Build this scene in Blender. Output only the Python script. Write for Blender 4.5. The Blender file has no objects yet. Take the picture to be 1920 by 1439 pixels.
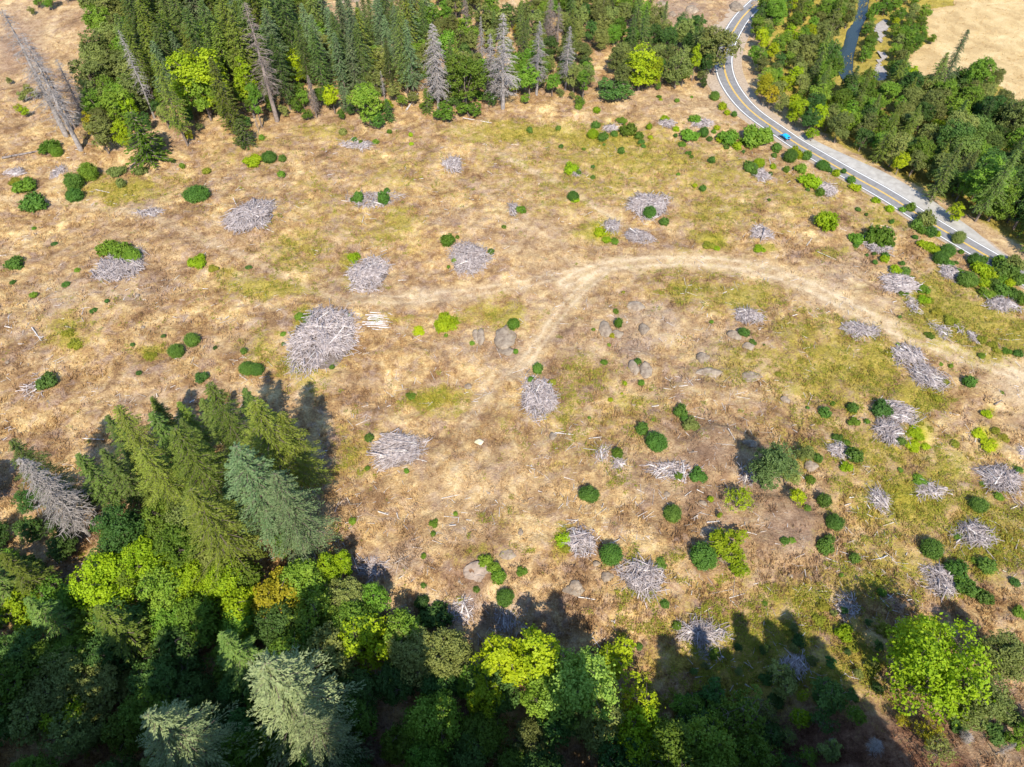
import bpy, math, random
import numpy as np

# ------------------------------------------------------------------ camera, sky, sun, exposure
C = bpy.context.scene.collection
CAMH = 140.0
PITCH = math.radians(40.0)          # tilt away from straight down
FPX = 1331.0                        # focal length in pixels of a 1920 px wide picture
cam_d = bpy.data.cameras.new('camera'); cam = bpy.data.objects.new('camera', cam_d); C.objects.link(cam)
cam.location = (0, 0, CAMH); cam.rotation_euler = (PITCH, 0, 0)
cam_d.sensor_width = 36.0; cam_d.lens = FPX / 1920 * 36.0; cam_d.clip_end = 12000; cam_d.clip_start = 0.5
bpy.context.scene.camera = cam
SUN_EL = math.radians(46.0)
SH_DIR = np.array([-0.10, 0.995])   # where shadows point on level ground
w = bpy.data.worlds.new('World'); bpy.context.scene.world = w; w.use_nodes = True
nt = w.node_tree; bg = nt.nodes['Background']
sky = nt.nodes.new('ShaderNodeTexSky'); sky.sky_type = 'NISHITA'; sky.sun_disc = False
sky.sun_elevation = SUN_EL; sky.ozone_density = 5.0; sky.dust_density = 0.3
# sun stands opposite the shadow direction; sun_rotation is measured clockwise from +Y
sdir = -SH_DIR
sky.sun_rotation = math.atan2(sdir[0], sdir[1])
nt.links.new(sky.outputs[0], bg.inputs[0]); bg.inputs[1].default_value = 0.15
sd = bpy.data.lights.new('sun', 'SUN'); sun = bpy.data.objects.new('sun', sd); C.objects.link(sun)
sd.energy = 4.4; sd.angle = math.radians(0.5); sd.color = (1.0, 0.925, 0.79)
import mathutils
lv = mathutils.Vector((SH_DIR[0] * math.cos(SUN_EL), SH_DIR[1] * math.cos(SUN_EL), -math.sin(SUN_EL)))
sun.rotation_euler = lv.to_track_quat('-Z', 'Y').to_euler(); sun.location = (0, -100, 300)
vs = bpy.context.scene.view_settings
vs.view_transform = 'Standard'; vs.look = 'None'; vs.gamma = 1.0; vs.exposure = 0.95
bpy.context.scene.cycles.max_bounces = 5
bpy.context.scene.cycles.diffuse_bounces = 3
bpy.context.scene.cycles.transmission_bounces = 3
bpy.context.scene.cycles.transparent_max_bounces = 4

rng = np.random.default_rng(7)
random.seed(7)

# ------------------------------------------------------------------ noise
def _hash(ix, iy, s):
    n = (ix * 374761393 + iy * 668265263 + s * 974634777) & 0xffffffff
    n = ((n ^ (n >> 13)) * 1274126177) & 0xffffffff
    return ((n ^ (n >> 16)) & 0xffff) / 65535.0
def vnoise(x, y, s=0):
    x = np.asarray(x, float); y = np.asarray(y, float)
    ix = np.floor(x).astype(np.int64); iy = np.floor(y).astype(np.int64)
    fx = x - ix; fy = y - iy
    fx = fx * fx * (3 - 2 * fx); fy = fy * fy * (3 - 2 * fy)
    a = _hash(ix, iy, s); b = _hash(ix + 1, iy, s); c = _hash(ix, iy + 1, s); d = _hash(ix + 1, iy + 1, s)
    return (a * (1 - fx) + b * fx) * (1 - fy) + (c * (1 - fx) + d * fx) * fy
def fbm(x, y, s=0, o=4):
    t = 0; a = 0.5; n = 0
    for k in range(o):
        t = t + a * vnoise(x * 2 ** k, y * 2 ** k, s + 17 * k); n += a; a *= 0.5
    return t / n
def sstep(a, b, x):
    t = np.clip((x - a) / (b - a), 0, 1); return t * t * (3 - 2 * t)

# ------------------------------------------------------------------ projection helpers
cs, sn = math.cos(PITCH), math.sin(PITCH)
def ray(px, py):
    """direction through pixel (1920 x 1439 picture), scaled so that z = -1"""
    x = px - 960.0; u = 719.5 - py
    Y = FPX * sn + u * cs; Z = -FPX * cs + u * sn
    return x / -Z, Y / -Z
def project(X, Y, Z=0.0):
    dz = Z - CAMH
    d = Y * sn - dz * cs
    u = Y * cs + dz * sn
    return 960 + FPX * X / d, 719.5 - FPX * u / d

ROADPX = [(1475,-60),(1450,-22),(1427,0),(1393,32),(1371,67),(1359,97),(1357,125),(1366,156),(1388,189),(1416,217),(1460,247),(1487,267),(1539,297),(1592,328),(1648,358),(1698,388),(1714,400),(1781,441),(1837,474),(1890,504),(1960,546),(2060,600)]
def flat(px, py, z=0.0):
    a, b = ray(px, py); return a * (CAMH - z), b * (CAMH - z)
ROAD0 = [flat(*p, -1.0) for p in ROADPX]
def catmull(P, step=1.5):
    P = [np.array(p, float) for p in P]; out = []
    P = [2 * P[0] - P[1]] + P + [2 * P[-1] - P[-2]]
    for i in range(1, len(P) - 2):
        n = max(2, int(np.linalg.norm(P[i + 1] - P[i]) / step))
        for k in range(n):
            t = k / n
            out.append(0.5 * ((2 * P[i]) + (-P[i - 1] + P[i + 1]) * t + (2 * P[i - 1] - 5 * P[i] + 4 * P[i + 1] - P[i + 2]) * t * t + (-P[i - 1] + 3 * P[i] - 3 * P[i + 1] + P[i + 2]) * t ** 3))
    out.append(P[-2]); return np.array(out)
def smooth_line(L, n=6):
    L = L.copy()
    for _ in range(n):
        L[1:-1] = 0.25 * L[:-2] + 0.5 * L[1:-1] + 0.25 * L[2:]
    return L
ROAD = smooth_line(catmull(ROAD0), 14)
_r = ROAD[np.argsort(ROAD[:, 1])]
def side(x, y):
    """metres east of the road's centre line (negative on the clearing's side)"""
    ys = np.clip(y, _r[0, 1], _r[-1, 1])
    return x - np.interp(ys, _r[:, 1], _r[:, 0]) + np.where(y < _r[0, 1], (y - _r[0, 1]) * 0.9, 0)
def H(x, y):
    """height of the ground"""
    x = np.asarray(x, float); y = np.asarray(y, float)
    s = side(x, y)
    und = (fbm(x / 46.0, y / 46.0, 3, 3) - 0.5) * 5.0
    near = np.exp(-(s / 16.0) ** 2)
    valley = sstep(14, 44, s)
    z = und * (1 - near) * (1 - valley) * (1 - 0.4 * sstep(300, 400, y))
    z = z + near * -1.0
    z = z - 8.0 * valley
    # bare hillside beyond the upper forest, left
    z = z + 10.0 * sstep(260, 420, y) * sstep(-20, -140, x) + 14 * sstep(330, 700, y) * (1 - valley)
    # the ravine under the lower forest
    rv = sstep(74, 34, y + 6 * (vnoise(x / 17., y / 17., 5) - .5) + 0.12 * x) * (1 - sstep(44, 66, x))
    z = z - 8.0 * rv
    # knoll at the lower right
    z = z + 7.0 * np.exp(-(((x - 74) / 13.0) ** 2 + ((y - 24) / 12.0) ** 2))
    # rock outcrops in the clearing
    z = z + 1.3 * sstep(1.0, 0.70, np.sqrt(((x - 50.5) / 9.5) ** 2 + ((y - 95.5) / 9.5) ** 2) + 0.10 * (vnoise(x / 3., y / 3., 9) - .5))
    z = z + 1.2 * sstep(1.0, 0.80, np.sqrt(((x - 58) / 8.5) ** 2 + ((y - 75.5) / 9.0) ** 2) + 0.16 * (vnoise(x / 3., y / 3., 11) - .5))
    # unseen ridge behind the camera, added to shade the lower edge
    z = z + sstep(-25, -160, y) * 70
    return z
def gp(px, py, dh=0.0):
    """the point of the ground (plus dh) seen at a pixel"""
    a, b = ray(px, py); z = 0.0
    for _ in range(25):
        x, y = a * (CAMH - z), b * (CAMH - z)
        z = 0.5 * z + 0.5 * (float(H(x, y)) + dh)
    return x, y, float(H(x, y))
def to_px(x, y, z):
    return project(x, y, z)

# ------------------------------------------------------------------ mesh helpers
def new_mesh(name, verts, faces, mat=None, smooth=False, attrs=None, midx=None):
    """faces: list of (M,k) int arrays"""
    if not isinstance(faces, list): faces = [faces]
    faces = [np.asarray(f) for f in faces if len(f)]
    me = bpy.data.meshes.new(name)
    verts = np.asarray(verts, np.float32)
    me.vertices.add(len(verts)); me.vertices.foreach_set('co', verts.ravel())
    nl = sum(f.size for f in faces); nf = sum(len(f) for f in faces)
    me.loops.add(nl); me.loops.foreach_set('vertex_index', np.concatenate([f.ravel() for f in faces]).astype(np.int32))
    me.polygons.add(nf)
    tot = np.concatenate([np.full(len(f), f.shape[1]) for f in faces]).astype(np.int32)
    st = np.concatenate([[0], np.cumsum(tot)[:-1]]).astype(np.int32)
    me.polygons.foreach_set('loop_start', st)
    me.polygons.foreach_set('loop_total', tot)
    if smooth: me.polygons.foreach_set('use_smooth', np.ones(nf, bool))
    mats = mat if isinstance(mat, list) else ([mat] if mat else [])
    for m in mats: me.materials.append(m)
    if midx is not None: me.polygons.foreach_set('material_index', np.asarray(midx, np.int32))
    if attrs:
        for k, v in attrs.items():
            if v.ndim == 2:
                a = me.attributes.new(k, 'FLOAT_COLOR', 'POINT'); a.data.foreach_set('color', v.astype(np.float32).ravel())
            else:
                a = me.attributes.new(k, 'FLOAT', 'POINT'); a.data.foreach_set('value', v.astype(np.float32))
    me.update(calc_edges=True)
    return me
def link(name, me, parent=None, loc=None):
    o = bpy.data.objects.new(name, me); C.objects.link(o)
    if parent is not None: o.parent = parent
    if loc is not None: o.location = loc
    return o
def setmat(o, mat, i=0):
    o.material_slots[i].link = 'OBJECT'; o.material_slots[i].material = mat

class MB:
    """collects geometry"""
    def __init__(s): s.v = []; s.q = []; s.t = []; s.n = 0
    def add(s, v, q=None, t=None):
        v = np.asarray(v, float)
        if q is not None and len(q): s.q.append(np.asarray(q) + s.n)
        if t is not None and len(t): s.t.append(np.asarray(t) + s.n)
        s.v.append(v); s.n += len(v)
    def tubes(s, P, R, k=4):
        """P: (N,m,3) polylines, R: (N,m) radii; tubes with k sides"""
        P = np.asarray(P, float); R = np.asarray(R, float)
        N, m, _ = P.shape
        T = np.gradient(P, axis=1); T /= np.linalg.norm(T, axis=2, keepdims=True) + 1e-9
        ref = np.where(np.abs(T[..., 2:3]) > 0.9, np.array([1., 0, 0]), np.array([0, 0, 1.]))
        A = np.cross(T, ref); A /= np.linalg.norm(A, axis=2, keepdims=True) + 1e-9
        B = np.cross(T, A)
        an = np.arange(k) * 2 * math.pi / k
        ring = P[:, :, None, :] + R[:, :, None, None] * (np.cos(an)[None, None, :, None] * A[:, :, None, :] + np.sin(an)[None, None, :, None] * B[:, :, None, :])
        V = ring.reshape(-1, 3)
        idx = np.arange(N * m * k).reshape(N, m, k)
        a = idx[:, :-1, :]; b = idx[:, 1:, :]
        q = np.stack([a, np.roll(a, -1, 2), np.roll(b, -1, 2), b], -1).reshape(-1, 4)
        caps = []
        if k == 4: caps = np.concatenate([idx[:, 0, ::-1], idx[:, -1, :]])
        s.add(V, np.concatenate([q, caps]) if len(caps) else q)
    def quads(s, c, d, n, L, W):
        """leaf quads: centre c, long axis d, normal n, length L, width W"""
        d = d / (np.linalg.norm(d, axis=1, keepdims=True) + 1e-9)
        b = np.cross(n, d); b /= np.linalg.norm(b, axis=1, keepdims=True) + 1e-9
        L = np.asarray(L).reshape(-1, 1) if np.ndim(L) else np.full((len(c), 1), L)
        W = np.asarray(W).reshape(-1, 1) if np.ndim(W) else np.full((len(c), 1), W)
        v = np.stack([c - d * L / 2, c + b * W / 2, c + d * L / 2, c - b * W / 2], 1).reshape(-1, 3)
        s.add(v, np.arange(len(v)).reshape(-1, 4))
    def mesh(s, name, mat, smooth=False):
        f = []
        if s.q: f.append(np.concatenate(s.q))
        if s.t: f.append(np.concatenate(s.t))
        return new_mesh(name, np.concatenate(s.v), f, mat, smooth)
def rdir(n, r):
    v = r.normal(size=(n, 3)); return v / (np.linalg.norm(v, axis=1, keepdims=True) + 1e-9)

# ------------------------------------------------------------------ materials
def base_mat(name):
    m = bpy.data.materials.new(name); m.use_nodes = True
    nt = m.node_tree; p = nt.nodes['Principled BSDF']
    p.inputs['Roughness'].default_value = 0.85
    p.inputs['Specular IOR Level'].default_value = 0.2
    return m, nt, p
def N(nt, t, **kw):
    n = nt.nodes.new(t)
    for k, v in kw.items(): setattr(n, k, v)
    return n
def ramp(nt, src, stops):
    r = N(nt, 'ShaderNodeValToRGB'); e = r.color_ramp.elements
    while len(e) < len(stops): e.new(0.5)
    for i, (p, c) in enumerate(stops):
        e[i].position = p; e[i].color = (*c, 1) if len(c) == 3 else c
    nt.links.new(src, r.inputs[0]); return r.outputs[0]
def noise_n(nt, scale, detail=4, rough=0.55, vec=None, dist=0.0):
    n = N(nt, 'ShaderNodeTexNoise'); n.inputs['Scale'].default_value = scale; n.inputs['Detail'].default_value = detail
    n.inputs['Roughness'].default_value = rough; n.inputs['Distortion'].default_value = dist
    if vec is not None: nt.links.new(vec, n.inputs['Vector'])
    return n.outputs['Fac']
def mix(nt, f, a, b, mode='MIX'):
    m = N(nt, 'ShaderNodeMix', data_type='RGBA', blend_type=mode)
    for s, v in ((0, f), (6, a), (7, b)):
        if hasattr(v, 'links') or hasattr(v, 'is_output'): nt.links.new(v, m.inputs[s])
        elif s == 0: m.inputs[0].default_value = v
        else: m.inputs[s].default_value = (*v, 1)
    return m.outputs[2]
def math_n(nt, op, a, b=0.0, clamp=False):
    m = N(nt, 'ShaderNodeMath', operation=op, use_clamp=clamp)
    for i, v in enumerate((a, b)):
        if hasattr(v, 'is_output'): nt.links.new(v, m.inputs[i])
        else: m.inputs[i].default_value = v
    return m.outputs[0]

def leaf_mat(name, col, col2=None, trans=0.28, var=0.35):
    """foliage: two tones mixed in clumps, a shift per plant"""
    m, nt, p = base_mat(name)
    if col2 is None: col2 = (col[0] * 1.5, col[1] * 1.35, col[2] * 1.1)
    tc = N(nt, 'ShaderNodeTexCoord')
    oi = N(nt, 'ShaderNodeObjectInfo')
    n1 = noise_n(nt, 0.45, 3, 0.6, tc.outputs['Object'])
    n2 = noise_n(nt, 2.8, 2, 0.6, tc.outputs['Object'])
    s = math_n(nt, 'ADD', math_n(nt, 'MULTIPLY', n1, 0.6), math_n(nt, 'MULTIPLY', n2, 0.4))
    f = N(nt, 'ShaderNodeMapRange'); nt.links.new(s, f.inputs[0]); f.inputs[1].default_value = 0.36; f.inputs[2].default_value = 0.64
    c = mix(nt, f.outputs[0], col, col2)
    hs = N(nt, 'ShaderNodeHueSaturation')
    nt.links.new(c, hs.inputs['Color'])
    mr = N(nt, 'ShaderNodeMapRange'); nt.links.new(oi.outputs['Random'], mr.inputs[0]); mr.inputs[3].default_value = 1 - var; mr.inputs[4].default_value = 1 + var
    nt.links.new(mr.outputs[0], hs.inputs['Value'])
    r2 = math_n(nt, 'FRACT', math_n(nt, 'MULTIPLY', oi.outputs['Random'], 7.31))
    mh = N(nt, 'ShaderNodeMapRange'); nt.links.new(r2, mh.inputs[0]); mh.inputs[3].default_value = 0.482; mh.inputs[4].default_value = 0.515
    nt.links.new(mh.outputs[0], hs.inputs['Hue'])
    nt.links.new(hs.outputs[0], p.inputs['Base Color'])
    p.inputs['Roughness'].default_value = 0.6
    t = N(nt, 'ShaderNodeBsdfTranslucent'); nt.links.new(mix(nt, 1.0, hs.outputs[0], (1.0, 1.0, 0.55), 'MULTIPLY'), t.inputs[0])
    ms = N(nt, 'ShaderNodeMixShader'); ms.inputs[0].default_value = trans
    nt.links.new(p.outputs[0], ms.inputs[1]); nt.links.new(t.outputs[0], ms.inputs[2])
    nt.links.new(ms.outputs[0], nt.nodes['Material Output'].inputs[0])
    return m
def solid_mat(name, a, b, scale=2.0, rough=0.85, bump=0.0, bscale=6.0, world=False, var=0.0):
    m, nt, p = base_mat(name)
    tc = N(nt, 'ShaderNodeTexCoord'); g = N(nt, 'ShaderNodeNewGeometry')
    v = g.outputs['Position'] if world else tc.outputs['Object']
    n1 = noise_n(nt, scale, 5, 0.6, v)
    f = N(nt, 'ShaderNodeMapRange'); nt.links.new(n1, f.inputs[0]); f.inputs[1].default_value = 0.34; f.inputs[2].default_value = 0.66
    c = mix(nt, f.outputs[0], a, b)
    if var:
        oi = N(nt, 'ShaderNodeObjectInfo'); mr = N(nt, 'ShaderNodeMapRange'); nt.links.new(oi.outputs['Random'], mr.inputs[0]); mr.inputs[3].default_value = 1 - var; mr.inputs[4].default_value = 1 + var
        hs = N(nt, 'ShaderNodeHueSaturation'); nt.links.new(c, hs.inputs['Color']); nt.links.new(mr.outputs[0], hs.inputs['Value']); c = hs.outputs[0]
    nt.links.new(c, p.inputs['Base Color']); p.inputs['Roughness'].default_value = rough
    if bump:
        bn = N(nt, 'ShaderNodeBump'); bn.inputs['Strength'].default_value = bump; bn.inputs['Distance'].default_value = 0.3
        nt.links.new(noise_n(nt, bscale, 5, 0.6, v), bn.inputs['Height']); nt.links.new(bn.outputs[0], p.inputs['Normal'])
    return m

L = {
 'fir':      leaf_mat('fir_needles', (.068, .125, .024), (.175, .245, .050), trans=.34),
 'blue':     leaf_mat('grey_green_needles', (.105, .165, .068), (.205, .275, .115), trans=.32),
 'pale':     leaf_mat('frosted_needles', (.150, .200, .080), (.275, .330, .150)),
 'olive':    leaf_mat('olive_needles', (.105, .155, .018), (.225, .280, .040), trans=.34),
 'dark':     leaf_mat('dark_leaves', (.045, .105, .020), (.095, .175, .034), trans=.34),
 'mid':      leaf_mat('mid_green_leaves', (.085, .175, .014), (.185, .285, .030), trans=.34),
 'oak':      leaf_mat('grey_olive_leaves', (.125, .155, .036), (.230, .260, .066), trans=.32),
 'lime':     leaf_mat('lime_leaves', (.190, .300, .008), (.370, .460, .016), trans=.40, var=.2),
 'yellow':   leaf_mat('yellow_green_leaves', (.230, .330, .008), (.410, .500, .014), trans=.40, var=.15),
 'gold':     leaf_mat('golden_leaves', (.250, .230, .012), (.430, .370, .020), trans=.35, var=.15),
 'shrub':    leaf_mat('glossy_shrub_leaves', (.055, .120, .016), (.110, .205, .028), trans=.24, var=.22),
 'sage':     leaf_mat('sage_leaves', (.070, .125, .034), (.140, .210, .062), trans=.3),
 'light':    leaf_mat('light_green_leaves', (.160, .235, .030), (.290, .380, .065), trans=.35),
 'weed':     leaf_mat('weed_leaves', (.160, .175, .016), (.320, .300, .030), var=.1),
}
BARK = solid_mat('bark', (.13, .095, .075), (.24, .19, .16), 3, .9, .5, 8)
SNAG = solid_mat('bleached_wood', (.20, .175, .16), (.37, .335, .315), 1.4, .9, .3, 8, var=.15)
SNAGB = solid_mat('brown_dead_wood', (.16, .12, .10), (.28, .23, .20), 1.4, .9, .3, 8)
STICK = solid_mat('weathered_sticks', (.225, .185, .182), (.48, .425, .415), 0.9, .9, 0, 8, var=.10)
STICKL = solid_mat('pale_log_wood', (.42, .38, .35), (.62, .58, .55), 1.2, .85, .3, 8, var=.1)
PALEG = solid_mat('pale_grey_log', (.34, .31, .30), (.56, .52, .50), 1.2, .85, .3, 8, var=.15)
LOGD = solid_mat('dark_log_wood', (.12, .10, .09), (.26, .22, .20), 1.2, .9, .4, 6)
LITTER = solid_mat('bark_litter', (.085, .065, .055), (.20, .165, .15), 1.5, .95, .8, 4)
ROCK = solid_mat('grey_brown_rock', (.16, .118, .085), (.31, .25, .185), 0.9, .95, .7, 2.2, var=.12)
ROCKP = solid_mat('cream_rock', (.48, .42, .26), (.60, .54, .38), 1.2, .9, .4, 4)

# ------------------------------------------------------------------ ground tint map (real colour of soil, weeds, tracks)
GREEN = [(1150,340,260,70,.45),(1000,300,200,50,.35),(760,300,160,60,.3),(450,300,120,30,.3),(620,400,160,80,.3),(1550,780,160,120,.35),(1100,820,160,90,.3),(150,600,140,60,.2),(1300,520,160,40,.3),(1000,250,130,24,.8),(1130,262,150,34,.7),(900,250,60,22,.6),(1200,300,200,45,.6),(1350,330,130,60,.5),(1490,370,130,60,.45),(560,470,70,50,.5),(500,538,90,24,.75),(430,515,40,16,.5),(235,358,95,24,.75),
 (330,335,40,14,.5),(130,630,45,42,.6),(560,690,60,50,.55),(620,670,50,50,.35),(500,650,60,40,.45),(815,748,62,28,.9),(650,850,40,60,.5),(950,590,70,30,.6),(880,250,60,20,.5),(1290,545,70,24,.7),(1400,560,80,34,.7),
 (1380,680,100,50,.5),(1100,700,80,50,.4),(1050,770,60,50,.4),(1180,760,90,40,.4),(1560,690,150,90,.65),(1630,690,60,70,.75),(1720,740,60,40,.9),(1500,620,70,40,.6),(1640,850,110,80,.55),(1700,940,120,80,.75),
 (1780,880,60,60,.6),(1850,1000,120,90,.7),(1700,1050,110,60,.55),(1800,600,110,55,.95),(1740,555,50,45,.85),(1900,630,60,34,.8),(1850,665,60,24,.7),(1340,400,90,40,.55),(1120,435,45,26,.7),(1335,452,42,16,.95),(1430,465,24,12,.9),
 (1600,340,60,40,.5),(1660,410,80,40,.5),(700,440,110,40,.4),(745,420,60,30,.6),(600,250,70,24,.5),(480,265,60,20,.4),(1230,1050,50,30,.4),(1260,1110,130,50,.35),(1500,1120,110,60,.6),(1620,1090,80,50,.6),(1450,1250,260,110,.75),
 (1350,1120,90,40,.3),(900,1040,60,20,.4),(740,330,80,40,.4),(600,340,60,30,.3),(850,350,80,30,.3),(1060,380,80,30,.4),(1270,470,20,10,.3),(1560,480,30,14,.5),(880,590,30,15,.5),(560,1010,60,60,.3),(280,655,30,20,.7),(940,970,40,14,.4),
 (660,510,24,40,.8),(575,600,18,30,.9),(740,600,70,14,.4),(1060,1010,16,28,.9),(1505,860,40,36,.6),(1590,905,30,30,.5),(1540,640,50,20,.5)]
YEL = [(1130,434,20,16,1),(1722,812,20,30,1),(1846,812,14,12,1),(1861,830,16,13,1),(1855,772,9,8,.8),(1700,930,40,20,.4),(810,750,30,12,.4),(1335,450,20,8,.4),(1480,200,1,1,0)]
BARE = [(1045,560,60,40,.45),(1300,900,160,60,.3),(1000,455,110,50,.45),(1060,500,110,30,.5),(900,930,220,80,.45),(1880,715,60,45,.7),(1915,745,40,60,.7),(1230,610,80,30,.35),(1700,560,40,30,.3),(1560,560,60,30,.4),(1640,590,60,30,.5),(60,60,110,70,.5),(680,25,60,30,.9),(980,20,40,30,.4),(560,640,1,1,0),
 (1330,190,22,60,.7),(1280,195,80,22,.4),(1640,60,22,30,.2)]
SOIL = [(1335,850,85,70,.9),(1250,870,50,30,.5),(1310,930,70,50,.7),(1480,980,75,70,.85),(1350,1010,50,50,.6),(1650,1400,230,75,1.0),(1560,1340,120,40,.6),(900,1075,60,28,.7),(960,1050,30,20,.6),(30,90,45,60,.9),(690,40,42,24,.9),(1300,40,70,40,.5),(140,30,50,40,.5),(620,215,80,20,.4),(320,250,60,30,.3),(1200,185,60,14,.3),(1410,900,40,25,.8),(1560,790,40,20,.3),(1570,830,30,20,.3),(1500,1040,50,30,.4)]
GREY = [(1230,600,60,22,.5),(1190,650,50,50,.5),(1330,650,80,50,.35),(1480,990,50,50,.7),(1390,1045,22,14,.7),(1310,700,60,30,.4),(1790,590,30,20,.5),(1900,720,40,40,.6),(740,1060,50,30,.6),(900,1150,120,40,.5),(1480,1240,50,40,.8),(250,540,60,30,.3),(120,560,60,40,.4),(1280,20,60,30,.6),(1390,10,18,18,.9),(30,80,40,50,.6),(950,650,60,30,.4),(860,660,50,30,.3),(1180,870,40,40,.4),(640,30,60,20,.4),(1070,640,60,30,.3),(680,540,70,20,.3),(820,560,50,14,.5),(1570,520,50,30,.5),(1540,500,30,12,.4),(840,420,30,10,.3),(1720,830,1,1,0),(270,390,40,14,.4)]
TRACKS = [([(670,562),(760,562),(830,556),(900,547),(960,536),(1030,522),(1080,512)],24,.62),([(1060,530),(1110,506),(1180,494),(1260,490),(1340,492),(1430,507),(1520,540),(1600,580),(1680,618),(1760,650),(1840,680),(1930,712)],30,.85),
 ([(1130,508),(1095,540),(1060,575),(1035,610),(1010,645),(985,675),(962,700)],24,.72),([(985,672),(950,695),(925,712),(900,760),(870,800)],20,.48),
 ([(0,372),(90,378),(180,388),(270,402),(340,430),(420,465),(500,500),(560,535),(650,568)],12,.5),
 ([(940,290),(1000,320),(1060,352),(1110,385),(1160,412)],10,.55),([(860,245),(900,265),(940,290)],14,.3),
 ([(350,448),(430,475),(500,505),(560,540)],3,.6),([(1790,920),(1800,860),(1830,800),(1880,760)],5,.5),([(1800,850),(1860,852),(1900,835)],3,.5),
 ([(700,790),(800,770),(880,760),(960,740)],6,.25),([(1850,660),(1890,645),(1930,636)],6,.7),([(1830,930),(1880,970),(1930,995)],12,.6),([(200,745),(350,735),(500,722),(650,716),(800,722)],16,.3)]
def blob(px, py, blobs, soft=1.0):
    out = np.zeros_like(px)
    for cx, cy, rx, ry, s in blobs:
        d = ((px - cx) / rx) ** 2 + ((py - cy) / ry) ** 2
        m = d < 5
        out[m] = np.maximum(out[m], s * np.exp(-d[m] * 0.9))
    return out
def line_mask(px, py, pts, wd):
    best = np.full(px.shape, 1e9)
    bx0 = min(p[0] for p in pts) - 3 * wd; bx1 = max(p[0] for p in pts) + 3 * wd
    by0 = min(p[1] for p in pts) - 3 * wd; by1 = max(p[1] for p in pts) + 3 * wd
    m = (px > bx0) & (px < bx1) & (py > by0) & (py < by1)
    qx, qy = px[m], py[m]; b = np.full(qx.shape, 1e9); sg = np.zeros(qx.shape)
    P = catmull(pts, 14)
    for i in range(len(P) - 1):
        ax, ay = P[i]; dx, dy = P[i + 1] - P[i]
        t = np.clip(((qx - ax) * dx + (qy - ay) * dy) / (dx * dx + dy * dy + 1e-9), 0, 1)
        ex = qx - ax - t * dx; ey = qy - ay - t * dy
        d = np.hypot(ex, ey * 1.5); c = d < b
        b[c] = d[c]; sg[c] = (np.sign(ex * dy - ey * dx))[c] * d[c]
    full = np.zeros(px.shape); rut = np.zeros(px.shape)
    full[m] = np.exp(-(b / wd) ** 4)
    if wd > 9:
        rut[m] = np.exp(-((np.abs(sg) - wd * .36) / (wd * .13)) ** 2)
    return full, rut
FIELDPX = [(1775,-80),(1790,10),(1740,18),(1728,40),(1745,78),(1706,100),(1700,125),(1716,150),(1760,160),(1830,130),(1880,165),(1890,190),(1905,212),(1925,232),(2300,300),(2600,-80)]
def inpoly(x, y, P):
    c = np.zeros(np.shape(x), bool); j = len(P) - 1
    for i in range(len(P)):
        xi, yi = P[i]; xj, yj = P[j]
        k = ((yi > y) != (yj > y)) & (x < (xj - xi) * (y - yi) / (yj - yi + 1e-12) + xi)
        c ^= k; j = i
    return c
RIVERPX = [(1606,-60),(1634,-60),(1630,0),(1626,30),(1613,58),(1606,85),(1600,108),(1600,130),(1610,160),(1590,165),(1575,140),(1560,120),(1567,104),(1582,85),(1588,58),(1602,38),(1609,12)]
def tints(x, y, z):
    px, py = project(x, y, z)
    f = (py > -150) & (py < 1600) & (px > -300) & (px < 2300)
    g = np.zeros((len(x), 4)); h = np.zeros((len(x), 4))
    qx, qy = px[f], py[f]; X = x[f]; Y = y[f]
    wob = (fbm(X / 7., Y / 7., 21, 3) - .5) * 46; wob2 = (fbm(X / 7., Y / 7., 31, 3) - .5) * 30
    bx, by = qx + wob, qy + wob2
    G = np.clip(blob(bx, by, GREEN) * 1.25, 0, 1); Yl = blob(qx + wob * .25, qy + wob2 * .25, YEL); B = blob(bx, by, BARE)
    S = blob(qx + wob * .6, qy + wob2 * .6, SOIL); R = blob(bx, by, GREY)
    T = np.zeros_like(B); U = np.zeros_like(B)
    for pts, wd, s in TRACKS:
        a, b = line_mask(qx + wob * .12, qy + wob2 * .12, pts, wd); T = np.maximum(T, a * s); U = np.maximum(U, b * max(0, s - .25) * 1.3)
    s = side(X, Y)
    ev = s > 6
    fld = inpoly(qx + wob * .15, qy + wob2 * .15, FIELDPX)
    # under the trees east of the road the ground is green-brown; the field is straw
    G = np.where(ev & ~fld, np.maximum(G, 1.0 * sstep(13, 19, s)), G * (~fld))
    B = np.where(ev & (s < 17), .55, B)
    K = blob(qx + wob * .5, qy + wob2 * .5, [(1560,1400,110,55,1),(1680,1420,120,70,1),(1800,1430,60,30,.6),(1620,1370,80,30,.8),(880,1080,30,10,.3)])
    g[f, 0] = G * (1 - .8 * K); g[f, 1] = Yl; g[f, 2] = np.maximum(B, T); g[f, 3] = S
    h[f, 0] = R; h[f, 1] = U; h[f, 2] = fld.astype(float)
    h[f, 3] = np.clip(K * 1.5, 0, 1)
    return g, h

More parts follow.
